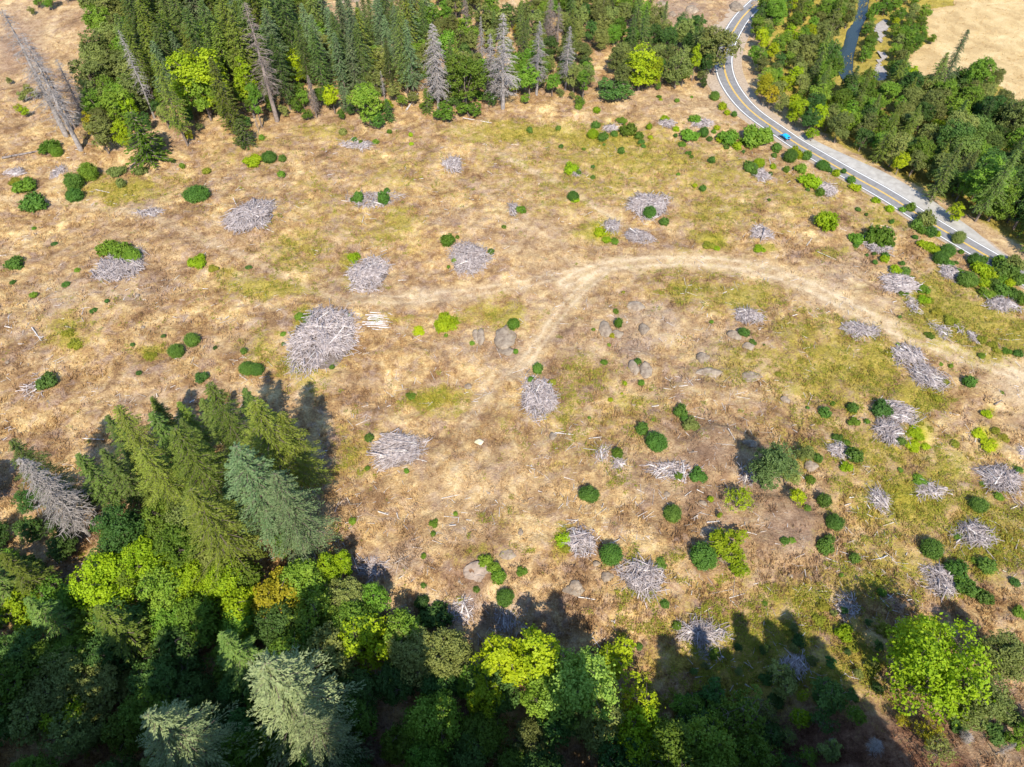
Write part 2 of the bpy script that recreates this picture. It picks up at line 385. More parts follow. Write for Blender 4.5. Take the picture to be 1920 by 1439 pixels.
def ground_color(nt):
    g = N(nt, 'ShaderNodeNewGeometry'); pos = g.outputs['Position']
    a1 = N(nt, 'ShaderNodeAttribute', attribute_name='tint_a'); a2 = N(nt, 'ShaderNodeAttribute', attribute_name='tint_b')
    s1 = N(nt, 'ShaderNodeSeparateColor'); nt.links.new(a1.outputs['Color'], s1.inputs[0])
    s2 = N(nt, 'ShaderNodeSeparateColor'); nt.links.new(a2.outputs['Color'], s2.inputs[0])
    green, yel, bare, soil = s1.outputs[0], s1.outputs[1], s1.outputs[2], a1.outputs['Alpha']
    grey, rut, fld = s2.outputs[0], s2.outputs[1], s2.outputs[2]
    nb = noise_n(nt, 0.11, 6, 0.62, pos, 0.6)          # broad mottling
    nm = noise_n(nt, 0.42, 5, 0.66, pos, 0.8)          # clumps
    nf = noise_n(nt, 1.9, 4, 0.7, pos)                 # tufts
    ng = noise_n(nt, 0.30, 5, 0.7, pos, 0.3)
    vm = N(nt, 'ShaderNodeVectorMath', operation='ADD'); nt.links.new(pos, vm.inputs[0]); vm.inputs[1].default_value = (131, 57, 9)
    nl = noise_n(nt, 0.27, 5, 0.68, vm.outputs[0], 0.5)
    nx = noise_n(nt, 5.5, 3, 0.7, pos)
    k = math_n(nt, 'ADD', math_n(nt, 'MULTIPLY', nb, 0.38), math_n(nt, 'ADD', math_n(nt, 'MULTIPLY', nm, 0.28), math_n(nt, 'ADD', math_n(nt, 'MULTIPLY', nf, 0.19), math_n(nt, 'MULTIPLY', nx, 0.15))))
    straw = ramp(nt, k, [(.40, (.165, .090, .042)), (.45, (.265, .155, .070)), (.50, (.395, .252, .110)), (.54, (.520, .358, .160)), (.60, (.720, .545, .275))])
    vb = N(nt, 'ShaderNodeVectorMath', operation='ADD'); nt.links.new(pos, vb.inputs[0]); vb.inputs[1].default_value = (57, 301, 4)
    nbr = noise_n(nt, 0.052, 5, 0.6, vb.outputs[0], 0.7)
    straw = mix(nt, math_n(nt, 'MULTIPLY', ramp(nt, nbr, [(.44, (0, 0, 0)), (.60, (1, 1, 1))]), .62), straw, ramp(nt, k, [(.42, (.125, .070, .040)), (.50, (.270, .165, .088)), (.60, (.48, .335, .195))]))
    # pinkish grey dead litter in patches
    lit = ramp(nt, nl, [(.50, (0, 0, 0)), (.62, (1, 1, 1))])
    base = mix(nt, math_n(nt, 'MULTIPLY', lit, 0.42), straw, ramp(nt, nf, [(.35, (.255, .170, .140)), (.62, (.47, .355, .300))]))
    lg = math_n(nt, 'MULTIPLY', grey, math_n(nt, 'MULTIPLY', ramp(nt, nf, [(.35, (.2, .2, .2)), (.6, (1, 1, 1))]), 1.0), True)
    base = mix(nt, lg, base, (.345, .285, .255))
    base = mix(nt, math_n(nt, 'MULTIPLY', bare, ramp(nt, nm, [(.3, (.55, .55, .55)), (.6, (1, 1, 1))])), base, ramp(nt, k, [(.40, (.35, .235, .130)), (.50, (.48, .350, .205)), (.60, (.62, .485, .305))]))
    base = mix(nt, math_n(nt, 'MULTIPLY', math_n(nt, 'MULTIPLY', rut, ramp(nt, nm, [(.36, (.35, .35, .35)), (.55, (1, 1, 1))])), .75), base, (.70, .575, .40))
    sc = ramp(nt, k, [(.40, (.125, .068, .040)), (.5, (.235, .145, .092)), (.6, (.37, .255, .175))])
    base = mix(nt, soil, base, sc)
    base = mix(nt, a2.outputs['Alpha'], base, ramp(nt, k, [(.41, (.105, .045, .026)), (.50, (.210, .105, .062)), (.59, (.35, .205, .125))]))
    base = mix(nt, fld, base, ramp(nt, math_n(nt, 'ADD', math_n(nt, 'MULTIPLY', nb, .6), math_n(nt, 'MULTIPLY', nf, .4)), [(.40, (.40, .275, .130)), (.52, (.52, .375, .185)), (.62, (.62, .475, .26))]))
    # weeds: threshold the clump noise by how green the place is
    th = math_n(nt, 'ADD', math_n(nt, 'SUBTRACT', math_n(nt, 'ADD', math_n(nt, 'MULTIPLY', ng, .45), math_n(nt, 'MULTIPLY', math_n(nt, 'ADD', nf, nx), .275)), 0.572), math_n(nt, 'MULTIPLY', green, 0.225))
    gm = N(nt, 'ShaderNodeMapRange'); nt.links.new(th, gm.inputs[0]); gm.inputs[1].default_value = 0.0; gm.inputs[2].default_value = 0.10
    gcol = ramp(nt, nf, [(.3, (.145, .135, .018)), (.5, (.285, .235, .030)), (.7, (.450, .350, .060))])
    base = mix(nt, math_n(nt, 'MULTIPLY', gm.outputs[0], .80), base, gcol)
    base = mix(nt, math_n(nt, 'MULTIPLY', yel, .9), base, (.42, .38, .03))
    return base, pos, nf, nm

def make_ground_mat():
    m, nt, p = base_mat('hillside_ground')
    c, pos, nf, nm = ground_color(nt)
    nt.links.new(c, p.inputs['Base Color']); p.inputs['Roughness'].default_value = 0.95; p.inputs['Specular IOR Level'].default_value = 0.1
    b = N(nt, 'ShaderNodeBump'); b.inputs['Strength'].default_value = 1.0; b.inputs['Distance'].default_value = 0.5
    nt.links.new(noise_n(nt, 2.6, 5, 0.7, pos), b.inputs['Height']); nt.links.new(b.outputs[0], p.inputs['Normal'])
    return m
GROUND = make_ground_mat()
def make_grass_mat():
    m, nt, p = base_mat('dry_grass')
    c, pos, nf, nm = ground_color(nt)
    hs = N(nt, 'ShaderNodeHueSaturation'); nt.links.new(c, hs.inputs['Color']); hs.inputs['Value'].default_value = 1.18
    nt.links.new(hs.outputs[0], p.inputs['Base Color']); p.inputs['Roughness'].default_value = 0.8
    t = N(nt, 'ShaderNodeBsdfTranslucent'); nt.links.new(hs.outputs[0], t.inputs[0])
    ms = N(nt, 'ShaderNodeMixShader'); ms.inputs[0].default_value = .3
    nt.links.new(p.outputs[0], ms.inputs[1]); nt.links.new(t.outputs[0], ms.inputs[2]); nt.links.new(ms.outputs[0], nt.nodes['Material Output'].inputs[0])
    return m
GRASS = make_grass_mat()

def spaced(a, b, s, far0, far1):
    mid = np.arange(a, b + s, s)
    lo = []; x = a; d = s
    while x > far0: d *= 1.25; x -= d; lo.append(x)
    hi = []; x = mid[-1]; d = s
    while x < far1: d *= 1.25; x += d; hi.append(x)
    return np.concatenate([lo[::-1], mid, hi])
def build_ground():
    xs = spaced(-255, 275, 0.72, -3500, 3500); ys = spaced(15, 385, 0.72, -2500, 6000)
    X, Y = np.meshgrid(xs, ys); x = X.ravel(); y = Y.ravel()
    z = H(x, y)
    s = side(x, y)
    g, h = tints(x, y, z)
    rough = (1 - np.exp(-(s / 13.) ** 2)) * (1 - .75 * g[:, 2]) * sstep(-60, 0, y + 60) * (1 - .7 * h[:, 2])
    inn = (x > -256) & (x < 276) & (y > 14) & (y < 386)
    z = z + np.where(inn, rough * ((fbm(x / 1.7, y / 1.7, 41, 2) - .5) * 1.0 + (fbm(x / 6., y / 6., 43, 2) - .5) * 1.0), 0)
    px, py = project(x, y, z)
    # river bed sinks under the water
    rv = inpoly(px, py, RIVERPX) & (s > 10)
    z = np.where(rv, z - 1.2, z)
    nx, ny = len(xs), len(ys)
    i = np.arange(nx * ny).reshape(ny, nx)
    q = np.stack([i[:-1, :-1], i[:-1, 1:], i[1:, 1:], i[1:, :-1]], -1).reshape(-1, 4)
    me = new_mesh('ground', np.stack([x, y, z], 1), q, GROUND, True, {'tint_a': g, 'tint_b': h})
    o = link('ground', me); o['kind'] = 'structure'
build_ground()

# ------------------------------------------------------------------ road, shoulders, markings, river, gravel bar
def normals2(Lp):
    t = np.gradient(Lp, axis=0); t /= np.linalg.norm(t, axis=1, keepdims=True)
    return np.stack([t[:, 1], -t[:, 0]], 1)    # to the right of travel
def strip(name, Lp, o0, o1, dz, mat, n_across=1, kind='structure', z0=None):
    nn = normals2(Lp)
    o0 = np.broadcast_to(o0, (len(Lp),)); o1 = np.broadcast_to(o1, (len(Lp),))
    V = []
    for k in range(n_across + 1):
        f = k / n_across
        p = Lp + nn * (o0 * (1 - f) + o1 * f)[:, None]
        V.append(np.column_stack([p, roadz(p[:, 0], p[:, 1]) + dz]))
    V = np.stack(V, 1); m = len(Lp); k = n_across + 1
    i = np.arange(m * k).reshape(m, k)
    q = np.stack([i[:-1, :-1], i[1:, :-1], i[1:, 1:], i[:-1, 1:]], -1).reshape(-1, 4)
    me = new_mesh(name, V.reshape(-1, 3), q, mat, True)
    if me.polygons[0].normal.z < 0: me.flip_normals()
    o = link(name, me)
    if kind: o['kind'] = kind
    return o
def roadz(x, y): return H(x, y)
ASPH = solid_mat('asphalt', (.165, .160, .160), (.225, .218, .218), .8, .9, .2, 12, True)
SHOULD = solid_mat('gravel_shoulder', (.28, .215, .16), (.42, .335, .25), 1.2, .95, .4, 6, True)
PULL = solid_mat('pale_gravel', (.285, .268, .245), (.39, .37, .34), .5, .95, .4, 6, True)
WHITE = solid_mat('white_line_paint', (.72, .72, .70), (.82, .82, .80), 3, .7, 0, 1, True)
YELLOW = solid_mat('yellow_line_paint', (.70, .42, .03), (.80, .50, .05), 3, .7, 0, 1, True)
RL = ROAD
if RL[0, 1] < RL[-1, 1]: RL = RL[::-1]
# travelling from the top of the picture down and to the right: the clearing is on the right hand
nn = normals2(RL)
prj = project(RL[:, 0], RL[:, 1], H(RL[:, 0], RL[:, 1])); ty = prj[1]; tx = prj[0]
sgn = 1.0 if (nn[len(nn) // 2, 0] < 0) else -1.0          # +offset = clearing side
def off(v): return sgn * np.asarray(v, float)
wl = np.interp(ty, [-20, 60, 150, 240, 300, 330, 400, 500], [7, 9.5, 9, 6.2, 5.4, 5.2, 5.0, 5])
wr = np.interp(ty, [-20, 60, 150, 230, 265, 290, 340, 400, 450, 485, 520], [4.8, 7.5, 7.6, 7.2, 7.4, 9.0, 12.2, 12.2, 9.5, 6.0, 4.5])
strip('road_shoulder', RL, off(-np.minimum(wr, 7.4)), off(wl), .10, SHOULD, 8)
pm = (ty > 262) & (ty < 500)
strip('gravel_pullout', RL[pm], off(-3.6), off(-(wr[pm] * .86)), .145, PULL, 6)
strip('road', RL, off(-3.75), off(4.0), .19, ASPH, 6)
def marking(name, o0, o1, mat): return strip(name, RL, off(o0), off(o1), .215, mat, 1)
marking('road_edge_line', 3.25, 3.52, WHITE); marking('road_edge_line', -3.42, -3.15, WHITE)
marking('road_centre_line', 0.10, 0.30, YELLOW); marking('road_centre_line', -0.30, -0.10, YELLOW)

def poly_sheet(name, pxs, z, mat, kind='structure', dz=0.0):
    P = [gp(*p) for p in pxs]
    V = [(x, y, z if z is not None else zz + dz) for x, y, zz in P]
    me = bpy.data.meshes.new(name); me.from_pydata(V, [], [list(range(len(V)))]); me.materials.append(mat)
    if me.polygons[0].normal.z < 0: me.flip_normals()
    o = link(name, me)
    if kind: o['kind'] = kind
    return o
WATER, _nt, _p = base_mat('river_water')
_p.inputs['Base Color'].default_value = (.018, .030, .030, 1); _p.inputs['Roughness'].default_value = .25; _p.inputs['Specular IOR Level'].default_value = .3
_b = N(_nt, 'ShaderNodeBump'); _b.inputs['Strength'].default_value = .25; _nt.links.new(noise_n(_nt, 1.1, 4, .6), _b.inputs['Height']); _nt.links.new(_b.outputs[0], _p.inputs['Normal'])
_zr = gp(1600, 60)[2]
poly_sheet('river', RIVERPX, _zr - .25, WATER)
GRAV = solid_mat('river_gravel', (.25, .22, .20), (.37, .335, .31), .9, .95, .5, 4, True)
def bumpy_patch(name, pxs, mat, hgt=.5, kind='structure', dens=1.0, seed=1):
    P = [gp(*p)[:2] for p in pxs]
    x0 = min(p[0] for p in P); x1 = max(p[0] for p in P); y0 = min(p[1] for p in P); y1 = max(p[1] for p in P)
    xs = np.arange(x0 - 1, x1 + 1, dens); ys = np.arange(y0 - 1, y1 + 1, dens)
    X, Y = np.meshgrid(xs, ys); inside = inpoly(X + (vnoise(X / 3, Y / 3, seed) - .5) * 3, Y + (vnoise(X / 3, Y / 3, seed + 5) - .5) * 3, P)
    Z = H(X, Y) + hgt + (fbm(X / 2., Y / 2., seed, 2) - .5) * .3
    i = np.arange(X.size).reshape(X.shape)
    q = np.stack([i[:-1, :-1], i[:-1, 1:], i[1:, 1:], i[1:, :-1]], -1)
    k = inside[:-1, :-1] & inside[1:, 1:] & inside[1:, :-1] & inside[:-1, 1:]
    me = new_mesh(name, np.stack([X.ravel(), Y.ravel(), Z.ravel()], 1), q[k], mat, True)
    o = link(name, me); o['kind'] = kind
bumpy_patch('gravel_bar', [(1640,45),(1655,38),(1668,42),(1662,60),(1655,80),(1642,82),(1638,66)], GRAV)
bumpy_patch('gravel_bar', [(1645,98),(1660,95),(1664,110),(1660,135),(1662,156),(1640,156),(1636,140),(1646,118)], GRAV)

# ------------------------------------------------------------------ register of things, for labels
THINGS = []      # (object, words before the noun, noun, category, group, pixel x, pixel y, fixed label)
def reg(o, adj, noun, cat, group, x, y, z, label=None):
    px, py = to_px(x, y, z)
    o['category'] = cat
    if group: o['group'] = group
    THINGS.append([o, adj, noun, px, py, label])
def empty(name, loc, rz=0.0, s=1.0):
    o = bpy.data.objects.new(name, None); C.objects.link(o); o.empty_display_size = .5
    o.location = loc; o.rotation_euler = (0, 0, rz); o.scale = (s, s, s) if np.ndim(s) == 0 else s
    return o

# ------------------------------------------------------------------ plant prototypes
def fir_meshes(h, r, zb, seed, dens=1.0, twig=.42, droop=.30, gappy=.12, narrow=.85, tuft=.35):
    g = np.random.default_rng(seed)
    T = MB(); nz = 7
    zz = np.linspace(0, h, nz)
    P = np.stack([np.zeros(nz), np.zeros(nz), zz], 1) + np.column_stack([g.normal(0, .12, nz), g.normal(0, .12, nz), np.zeros(nz)])
    P[0, :2] = 0
    T.tubes(P[None], (0.012 * h * (1 - zz / h) + .04)[None], 7)
    M = MB()
    z = zb * h; allc = []; alld = []; alln = []; allL = []; W = []
    bt = []; br = []
    while z < h - .3:
        t = (z - zb * h) / (h - zb * h)
        R = (r * (1 - t) ** narrow * (.55 + .45 * min(1, (t + .05) * 6))) * (.72 + .5 * float(vnoise(z / 2.6, seed * 1.0, 5))) + .25
        nb = g.integers(5, 8)
        a0 = g.uniform(0, 6.28)
        for k in range(nb):
            if g.random() < gappy: continue
            a = a0 + k * 2 * math.pi / nb + g.normal(0, .22)
            Lb = R * g.uniform(.68, 1.16) * (.82 + .36 * float(vnoise(a / 1.3 + 9, z / 4.0, seed)))
            ns = max(3, int(Lb / .30 * dens))
            s = (np.arange(ns) + g.uniform(0, 1, ns)) / ns * .92 + .08
            up = .18 * (1 - t) + .25 * t
            zc = z + Lb * (up * s - (droop + up * .3) * s ** 2) + g.normal(0, .05, ns)
            dirv = np.array([math.cos(a), math.sin(a), 0.0]); lat = np.array([-math.sin(a), math.cos(a), 0.0])
            for sg in (-1, 1):
                wdt = (.10 + .30 * (1 - s) * min(1.0, Lb / 2.5)) * Lb * .62
                u = sg * wdt * g.uniform(.1, 1.0, ns)
                c = dirv * (s * Lb)[:, None] + lat * u[:, None] + np.column_stack([np.zeros(ns), np.zeros(ns), zc - np.abs(u) * .22])
                d = dirv * .8 + lat * sg * g.uniform(.2, .9, ns)[:, None] + np.column_stack([np.zeros(ns), np.zeros(ns), g.normal(-.12, .25, ns)])
                n = np.column_stack([g.normal(0, tuft, ns), g.normal(0, tuft, ns), np.ones(ns)])
                allc.append(c); alld.append(d); alln.append(n); allL.append(g.uniform(.75, 1.5, ns) * twig * 1.5); W.append(g.uniform(.6, 1.2, ns) * twig * .62)
            bt.append(np.stack([[0, 0, z], dirv * Lb * .5 + [0, 0, z + Lb * .04], dirv * Lb * .85 + [0, 0, z - Lb * droop * .6]])); br.append([.06, .04, .015])
        z += max(.34, .020 * h * (1 - t) + .30) * g.uniform(.8, 1.2)
    M.quads(np.concatenate(allc), np.concatenate(alld), np.concatenate(alln), np.concatenate(allL), np.concatenate(W))
    T.tubes(np.array(bt), np.array(br), 3)
    return T.mesh('fir_trunk', BARK), M.mesh('fir_crown', L['fir'])

def crown_leaves(M, g, cen, rad, nclump, nleaf, leaf, flat_=.8, under=-.35, cr=.16):
    """clumps of leaves over the outside of a lumpy ellipsoid"""
    d = rdir(nclump * 2, g); d = d[d[:, 2] > under][:nclump]
    rr = g.uniform(.72, 1.05, len(d))
    cc = cen + d * rad * rr[:, None]
    size = cr * np.mean(rad) * g.uniform(.6, 1.5, len(d))
    off_ = g.normal(size=(len(d), nleaf, 3)) * .55
    p = cc[:, None, :] + off_ * size[:, None, None] * np.array([1, 1, flat_])
    nrm = d[:, None, :] * 1.0 + g.normal(size=(len(d), nleaf, 3)) * .65 + np.array([0, 0, .35])
    p = p.reshape(-1, 3); nrm = nrm.reshape(-1, 3)
    dv = rdir(len(p), g)
    dv = dv - nrm * (np.sum(dv * nrm, 1) / np.sum(nrm * nrm, 1))[:, None]
    M.quads(p, dv, nrm, g.uniform(.7, 1.4, len(p)) * leaf * 1.35, g.uniform(.7, 1.3, len(p)) * leaf)

def broad_meshes(h, r, seed, lobes=12, clumps=26, nleaf=14, leaf=.34, sparse=False, tall=1.0):
    g = np.random.default_rng(seed)
    T = MB(); M = MB()
    zr = max(r * .60 * tall, h * .36)
    zc = h - zr - r * .22
    rad = np.array([r * .62, r * .62, zr])
    dl = rdir(lobes * 3, g); dl = dl[dl[:, 2] > -.80][:lobes]
    cl = np.array([0, 0, zc]) + dl * rad * g.uniform(.65, 1.1, (len(dl), 1))
    rl = r * g.uniform(.26, .46, len(dl))
    if not sparse:
        cl = np.vstack([cl, [[0, 0, zc + r * .2]]]); rl = np.append(rl, r * .5)
    for c, q in zip(cl, rl):
        crown_leaves(M, g, c, np.array([q, q, q * .85]), clumps, nleaf, leaf, cr=.26)
    n = 5; zz = np.linspace(0, 1, n)
    P = np.stack([zz * g.normal(0, .3), zz * g.normal(0, .3), zz * zc], 1)
    T.tubes(P[None], np.interp(zz, [0, 1], [.022 * h + .05, .06])[None], 7)
    st = np.array([P[2]] * len(cl)); md = (st + cl) / 2 + g.normal(0, .25, st.shape) - [0, 0, .2]
    T.tubes(np.stack([st, md, cl], 1), np.tile([.011 * h, .008 * h, .03], (len(cl), 1)), 4)
    # finer limbs into the lobes
    e = cl[:, None, :] + g.normal(size=(len(cl), 4, 3)) * rl[:, None, None] * .55
    s0 = np.repeat(cl[:, None, :], 4, 1)
    T.tubes(np.stack([s0, (s0 + e) / 2 + .1, e], 2).reshape(-1, 3, 3), np.tile([.045, .03, .012], (len(cl) * 4, 1)), 3)
    return T.mesh('trunk', BARK), M.mesh('crown', L['mid'])

def snag_meshes(h, r, seed, whorl=.6, nb=4, zb=.25, twigs=5, thick=1.0, narrow=.8):
    g = np.random.default_rng(seed)
    T = MB(); B = MB(); n = 9; zz = np.linspace(0, h, n)
    P = np.stack([np.cumsum(g.normal(0, .10, n)), np.cumsum(g.normal(0, .10, n)), zz], 1); P[0, :2] = 0
    T.tubes(P[None], (0.0135 * h * (1 - zz / h) + .05)[None], 8)
    ps = []; rs = []; ts = []; tr = []
    z = zb * h
    while z < h - .2:
        t = (z - zb * h) / (h * (1 - zb)); R = r * (1 - t) ** narrow * (.5 + .5 * min(1, t * 5 + .2)) + .25
        ax = np.array([np.interp(z, zz, P[:, 0]), np.interp(z, zz, P[:, 1]), z])
        for k in range(nb):
            if g.random() < .15: continue
            a = g.uniform(0, 6.283); Lb = R * g.uniform(.45, 1.15)
            d = np.array([math.cos(a), math.sin(a), 0])
            s = np.array([0, .35, .7, 1.0])
            pts = ax + d * (s * Lb)[:, None] + np.column_stack([g.normal(0, .06, 4) * s * Lb, g.normal(0, .06, 4) * s * Lb, Lb * (.12 * s - g.uniform(.25, .6) * s ** 2)])
            ps.append(pts); rs.append(np.array([.10, .08, .055, .03]) * thick * (.6 + .6 * Lb / r))
            for q in range(twigs):
                u = g.uniform(.25, 1.0); b0 = pts[0] * 0 + np.array([np.interp(u, s, pts[:, j]) for j in range(3)])
                l2 = Lb * g.uniform(.12, .32) + .15; sg = 1 if q % 2 else -1
                dd = d * .7 + sg * np.array([-d[1], d[0], 0]) * .8 + np.array([0, 0, g.uniform(-.7, .1)])
                ts.append(np.stack([b0, b0 + dd * l2 * .55, b0 + dd * l2 + [0, 0, -.12 * l2]])); tr.append(np.array([.050, .040, .024]) * thick)
        z += whorl * g.uniform(.6, 1.4)
    B.tubes(np.array(ps), np.array(rs), 3); B.tubes(np.array(ts), np.array(tr), 3)
    return T.mesh('snag_trunk', SNAG), B.mesh('snag_branches', SNAG)

def shrub_mesh(r, seed, n=90, nl=18, leaf=.13, tall=.9, lump=.0):
    g = np.random.default_rng(seed); M = MB()
    k = 1 if lump == 0 else 4
    for i in range(k):
        c = np.array([0, 0, r * tall * .72]); q = r * .86
        if k > 1:
            a = i * 2.1 + g.uniform(0, 1); c = np.array([math.cos(a) * r * lump, math.sin(a) * r * lump, r * tall * g.uniform(.5, .8)]); q = r * g.uniform(.5, .68)
        crown_leaves(M, g, c, np.array([q, q, q * tall]), n // k if k > 1 else n, nl, leaf, 1.0, -.75, cr=.17)
        # dense inner foliage so that no light passes straight through
        crown_leaves(M, g, c, np.array([q, q, q * tall]) * .7, (n // k) // 2, nl // 2, leaf * 2.2, 1.0, -.9, cr=.2)
    return M.mesh('shrub_foliage', L['shrub'])

PR = {}
PR['fir'] = [fir_meshes(38, 6.4, .20, 100 + i, droop=.28 + .05 * i, narrow=.68, twig=.46) for i in range(3)]
PR['firn'] = [fir_meshes(38, 7.4, .16, 160 + i, droop=.30, narrow=.60, twig=.30, dens=1.9, tuft=.75, gappy=.2) for i in range(3)]
PR['firm'] = [fir_meshes(24, 4.7, .10, 120 + i, droop=.28, narrow=.7, twig=.44) for i in range(3)]
PR['firs'] = [fir_meshes(11, 2.4, .08, 140 + i, dens=1.2, twig=.30) for i in range(2)]
PR['big'] = [broad_meshes(19, 6.4, 200 + i, lobes=27, clumps=30, nleaf=16, leaf=.34) for i in range(3)]
PR['med'] = [broad_meshes(12, 4.3, 220 + i, lobes=18, clumps=24, nleaf=15, leaf=.27) for i in range(4)]
PR['maple'] = [broad_meshes(17, 8.6, 235, lobes=40, clumps=17, nleaf=12, leaf=.40, sparse=True)]
PR['tall'] = [broad_meshes(15, 3.3, 240 + i, lobes=17, clumps=24, nleaf=15, leaf=.27, tall=1.7) for i in range(2)]
PR['small'] = [broad_meshes(5.2, 2.3, 260 + i, lobes=12, clumps=18, nleaf=13, leaf=.19) for i in range(3)]
PR['sparse'] = [broad_meshes(9, 3.8, 280 + i, lobes=15, clumps=12, nleaf=10, leaf=.24, sparse=True) for i in range(3)]
PR['snag'] = [snag_meshes(35, 4.6, 300 + i, whorl=.42, nb=5, zb=.18, twigs=7, narrow=.75) for i in range(2)]
PR['snagthin'] = [snag_meshes(35, 3.4, 310 + i, whorl=.42, nb=4, zb=.25, thick=.66, twigs=6, narrow=.55) for i in range(2)]
PR['snagdense'] = [snag_meshes(30, 4.6, 320, whorl=.34, nb=6, zb=.2, twigs=8, narrow=.7)]
PR['shrub'] = [shrub_mesh(1.0, 400 + i, n=110, nl=14, leaf=.13) for i in range(3)]
PR['shrubbig'] = [shrub_mesh(2.6, 410 + i, n=420, nl=16, leaf=.19) for i in range(2)]
PR['shrublump'] = [shrub_mesh(1.6, 420 + i, n=220, nl=14, leaf=.16, lump=.45) for i in range(3)]
SIZE = {'fir': (38, 6.4), 'firn': (38, 7.4), 'firm': (24, 4.7), 'firs': (11, 2.4), 'big': (19, 6.4), 'med': (12, 4.3), 'tall': (15, 3.3), 'maple': (17, 8.6), 'small': (5.2, 2.1), 'sparse': (9, 3.8), 'snag': (35, 4.2), 'snagthin': (35, 2.1), 'snagdense': (30, 4.6)}
TONE = {'fir': 'dark green', 'blue': 'grey-green', 'pale': 'pale frosted', 'olive': 'olive green', 'dark': 'deep green', 'mid': 'green', 'oak': 'dull olive', 'lime': 'lime green', 'yellow': 'yellow-green', 'gold': 'golden', 'shrub': 'dark green', 'weed': 'olive', 'light': 'light green', 'sage': 'grey-green'}

def tree(kind, tone, x, y, h, rs=1.0, var=None, group=None, label=None, noun=None, lean=0.0):
    """rs: crown width relative to the prototype's proportions"""
    h0, r0 = SIZE[kind]; f = h / h0
    z = float(H(x, y)) - .15
    name = {'fir': 'fir_tree', 'firn': 'fir_tree', 'firm': 'fir_tree', 'firs': 'young_fir', 'snag': 'dead_tree', 'snagthin': 'dead_tree', 'snagdense': 'dead_conifer'}.get(kind, 'broadleaf_tree')
    if name == 'broadleaf_tree': name = {'oak': 'oak_tree', 'lime': 'maple_tree', 'yellow': 'maple_tree', 'gold': 'maple_tree', 'mid': 'alder_tree'}.get(tone, 'broadleaf_tree')
    if kind == 'small': name = 'small_tree'
    e = empty(name, (x, y, z), random.uniform(0, 6.28), (f * rs, f * rs, f))
    a, b = random.choice(PR[kind]) if var is None else PR[kind][var % len(PR[kind])]
    t = link('trunk', a, e); c = link('branches' if 'snag' in kind else 'crown', b, e)
    if 'snag' in kind:
        if tone == 'brown': setmat(t, SNAGB); setmat(c, SNAGB)
        adj = {'brown': 'brown', 'grey': 'bare grey'}[tone]; n = noun or 'dead tree'; cat = 'dead tree'
    else:
        setmat(c, L[tone])
        n = noun or {'fir': 'fir', 'firn': 'fir', 'firm': 'smaller fir', 'firs': 'young fir', 'big': 'spreading tree', 'med': 'leafy tree', 'tall': 'upright tree', 'maple': 'maple', 'small': 'small tree', 'sparse': 'thin-leaved tree'}[kind]
        adj = TONE[tone]; cat = 'fir' if 'fir' in kind else 'tree'
    e.rotation_euler[0] = lean
    reg(e, adj, n, cat, group, x, y, z + h * .7, label)
    return e
def top_tree(kind, tone, px, py, h, rs=1.0, **kw):
    """place a tree by the pixel where its top shows"""
    x, y, z = gp(px, py, h * .93)
    return tree(kind, tone, x, y, h, rs, **kw)
def base_tree(kind, tone, bx, by, h=None, ty=None, rs=1.0, **kw):
    """place a tree by the pixel of its foot; ty = pixel row of its tip"""
    x, y, z = gp(bx, by)
    if ty is not None:
        b = ray(bx, ty)[1]; h = CAMH - y / b - z
    return tree(kind, tone, x, y, h, rs, **kw)
def shrub(tone, px, py, rpx, squash=1.0, lump=False, label=None, group=None, noun='bush'):
    if px > 1380 and py < 570: rpx *= 1.14; squash *= 1.1
    x, y, z = gp(px, py, .5)
    d = y * sn + (CAMH - z) * cs; r = rpx * d / FPX
    x, y, z = gp(px, py, r * .8)
    z = float(H(x, y)) - .1
    if lump: me = random.choice(PR['shrublump']); s = r / 1.5
    elif r > 2.0: me = random.choice(PR['shrubbig']); s = r / 2.5
    else: me = random.choice(PR['shrub']); s = r / .97
    o = link('bush', me); o.location = (x, y, z); o.rotation_euler = (0, 0, random.uniform(0, 6.28))
    o.scale = (s * random.uniform(.86, 1.14), s * random.uniform(.86, 1.14), s * squash)
    setmat(o, L[tone])
    sz = 'tiny' if rpx < 6.5 else ('small' if rpx < 10.5 else ('round' if rpx < 17 else 'large'))
    reg(o, f'{sz} {TONE[tone]}', noun, 'bush', group or 'bushes dotted over the clearing', x, y, z + r * .8, label)
    return o

#%%OBJECTS
# ------------------------------------------------------------------ upper forest
UF = 'trees of the upper forest'
def snag_at(kind, bx, by, ty, tone='grey', rs=1.0, label=None, var=None, tx=None):
    return base_tree(kind, tone, bx, by, ty=ty, rs=rs, group=None, label=label, var=var)
snag_at('snagthin', 125, 255, 18, rs=1.6, label='leftmost tall leaning-looking bare grey snag beside the bare hillside')
snag_at('snagthin', 152, 282, 70, rs=1.6, label='tall bare grey snag just right of the leftmost snag')
snag_at('snagthin', 163, 232, 110, rs=1.8, label='shorter bare grey snag behind the two leftmost tall snags')
snag_at('snagthin', 172, 250, 128, rs=1.8, tone='brown', label='brownish bare snag at the right of the leftmost snag group')
snag_at('snagthin', 140, 240, 85, rs=1.5, tone='brown', label='thin brownish snag between the two leftmost tall snags')
snag_at('snagthin', 290, 222, 55, rs=.9, label='slim pale snag in front of the dark firs, above the bright yellow-green bush')
snag_at('snagthin', 520, 228, 4, tone='brown', rs=1.4, label='tallest brown-grey snag, at the forest edge left of the white-grey stumps')
snag_at('snagdense', 594, 222, 140, tone='brown', rs=.8, label='short brown dead tree with shaggy twigs at the forest edge')
snag_at('snagdense', 822, 206, 42, rs=1.15, label='broad mossy grey snag left of the tall silver snag', var=0)
snag_at('snag', 943, 205, 25, rs=1.55, label='tall silver snag with wide bare branches at the forest edge', var=0)
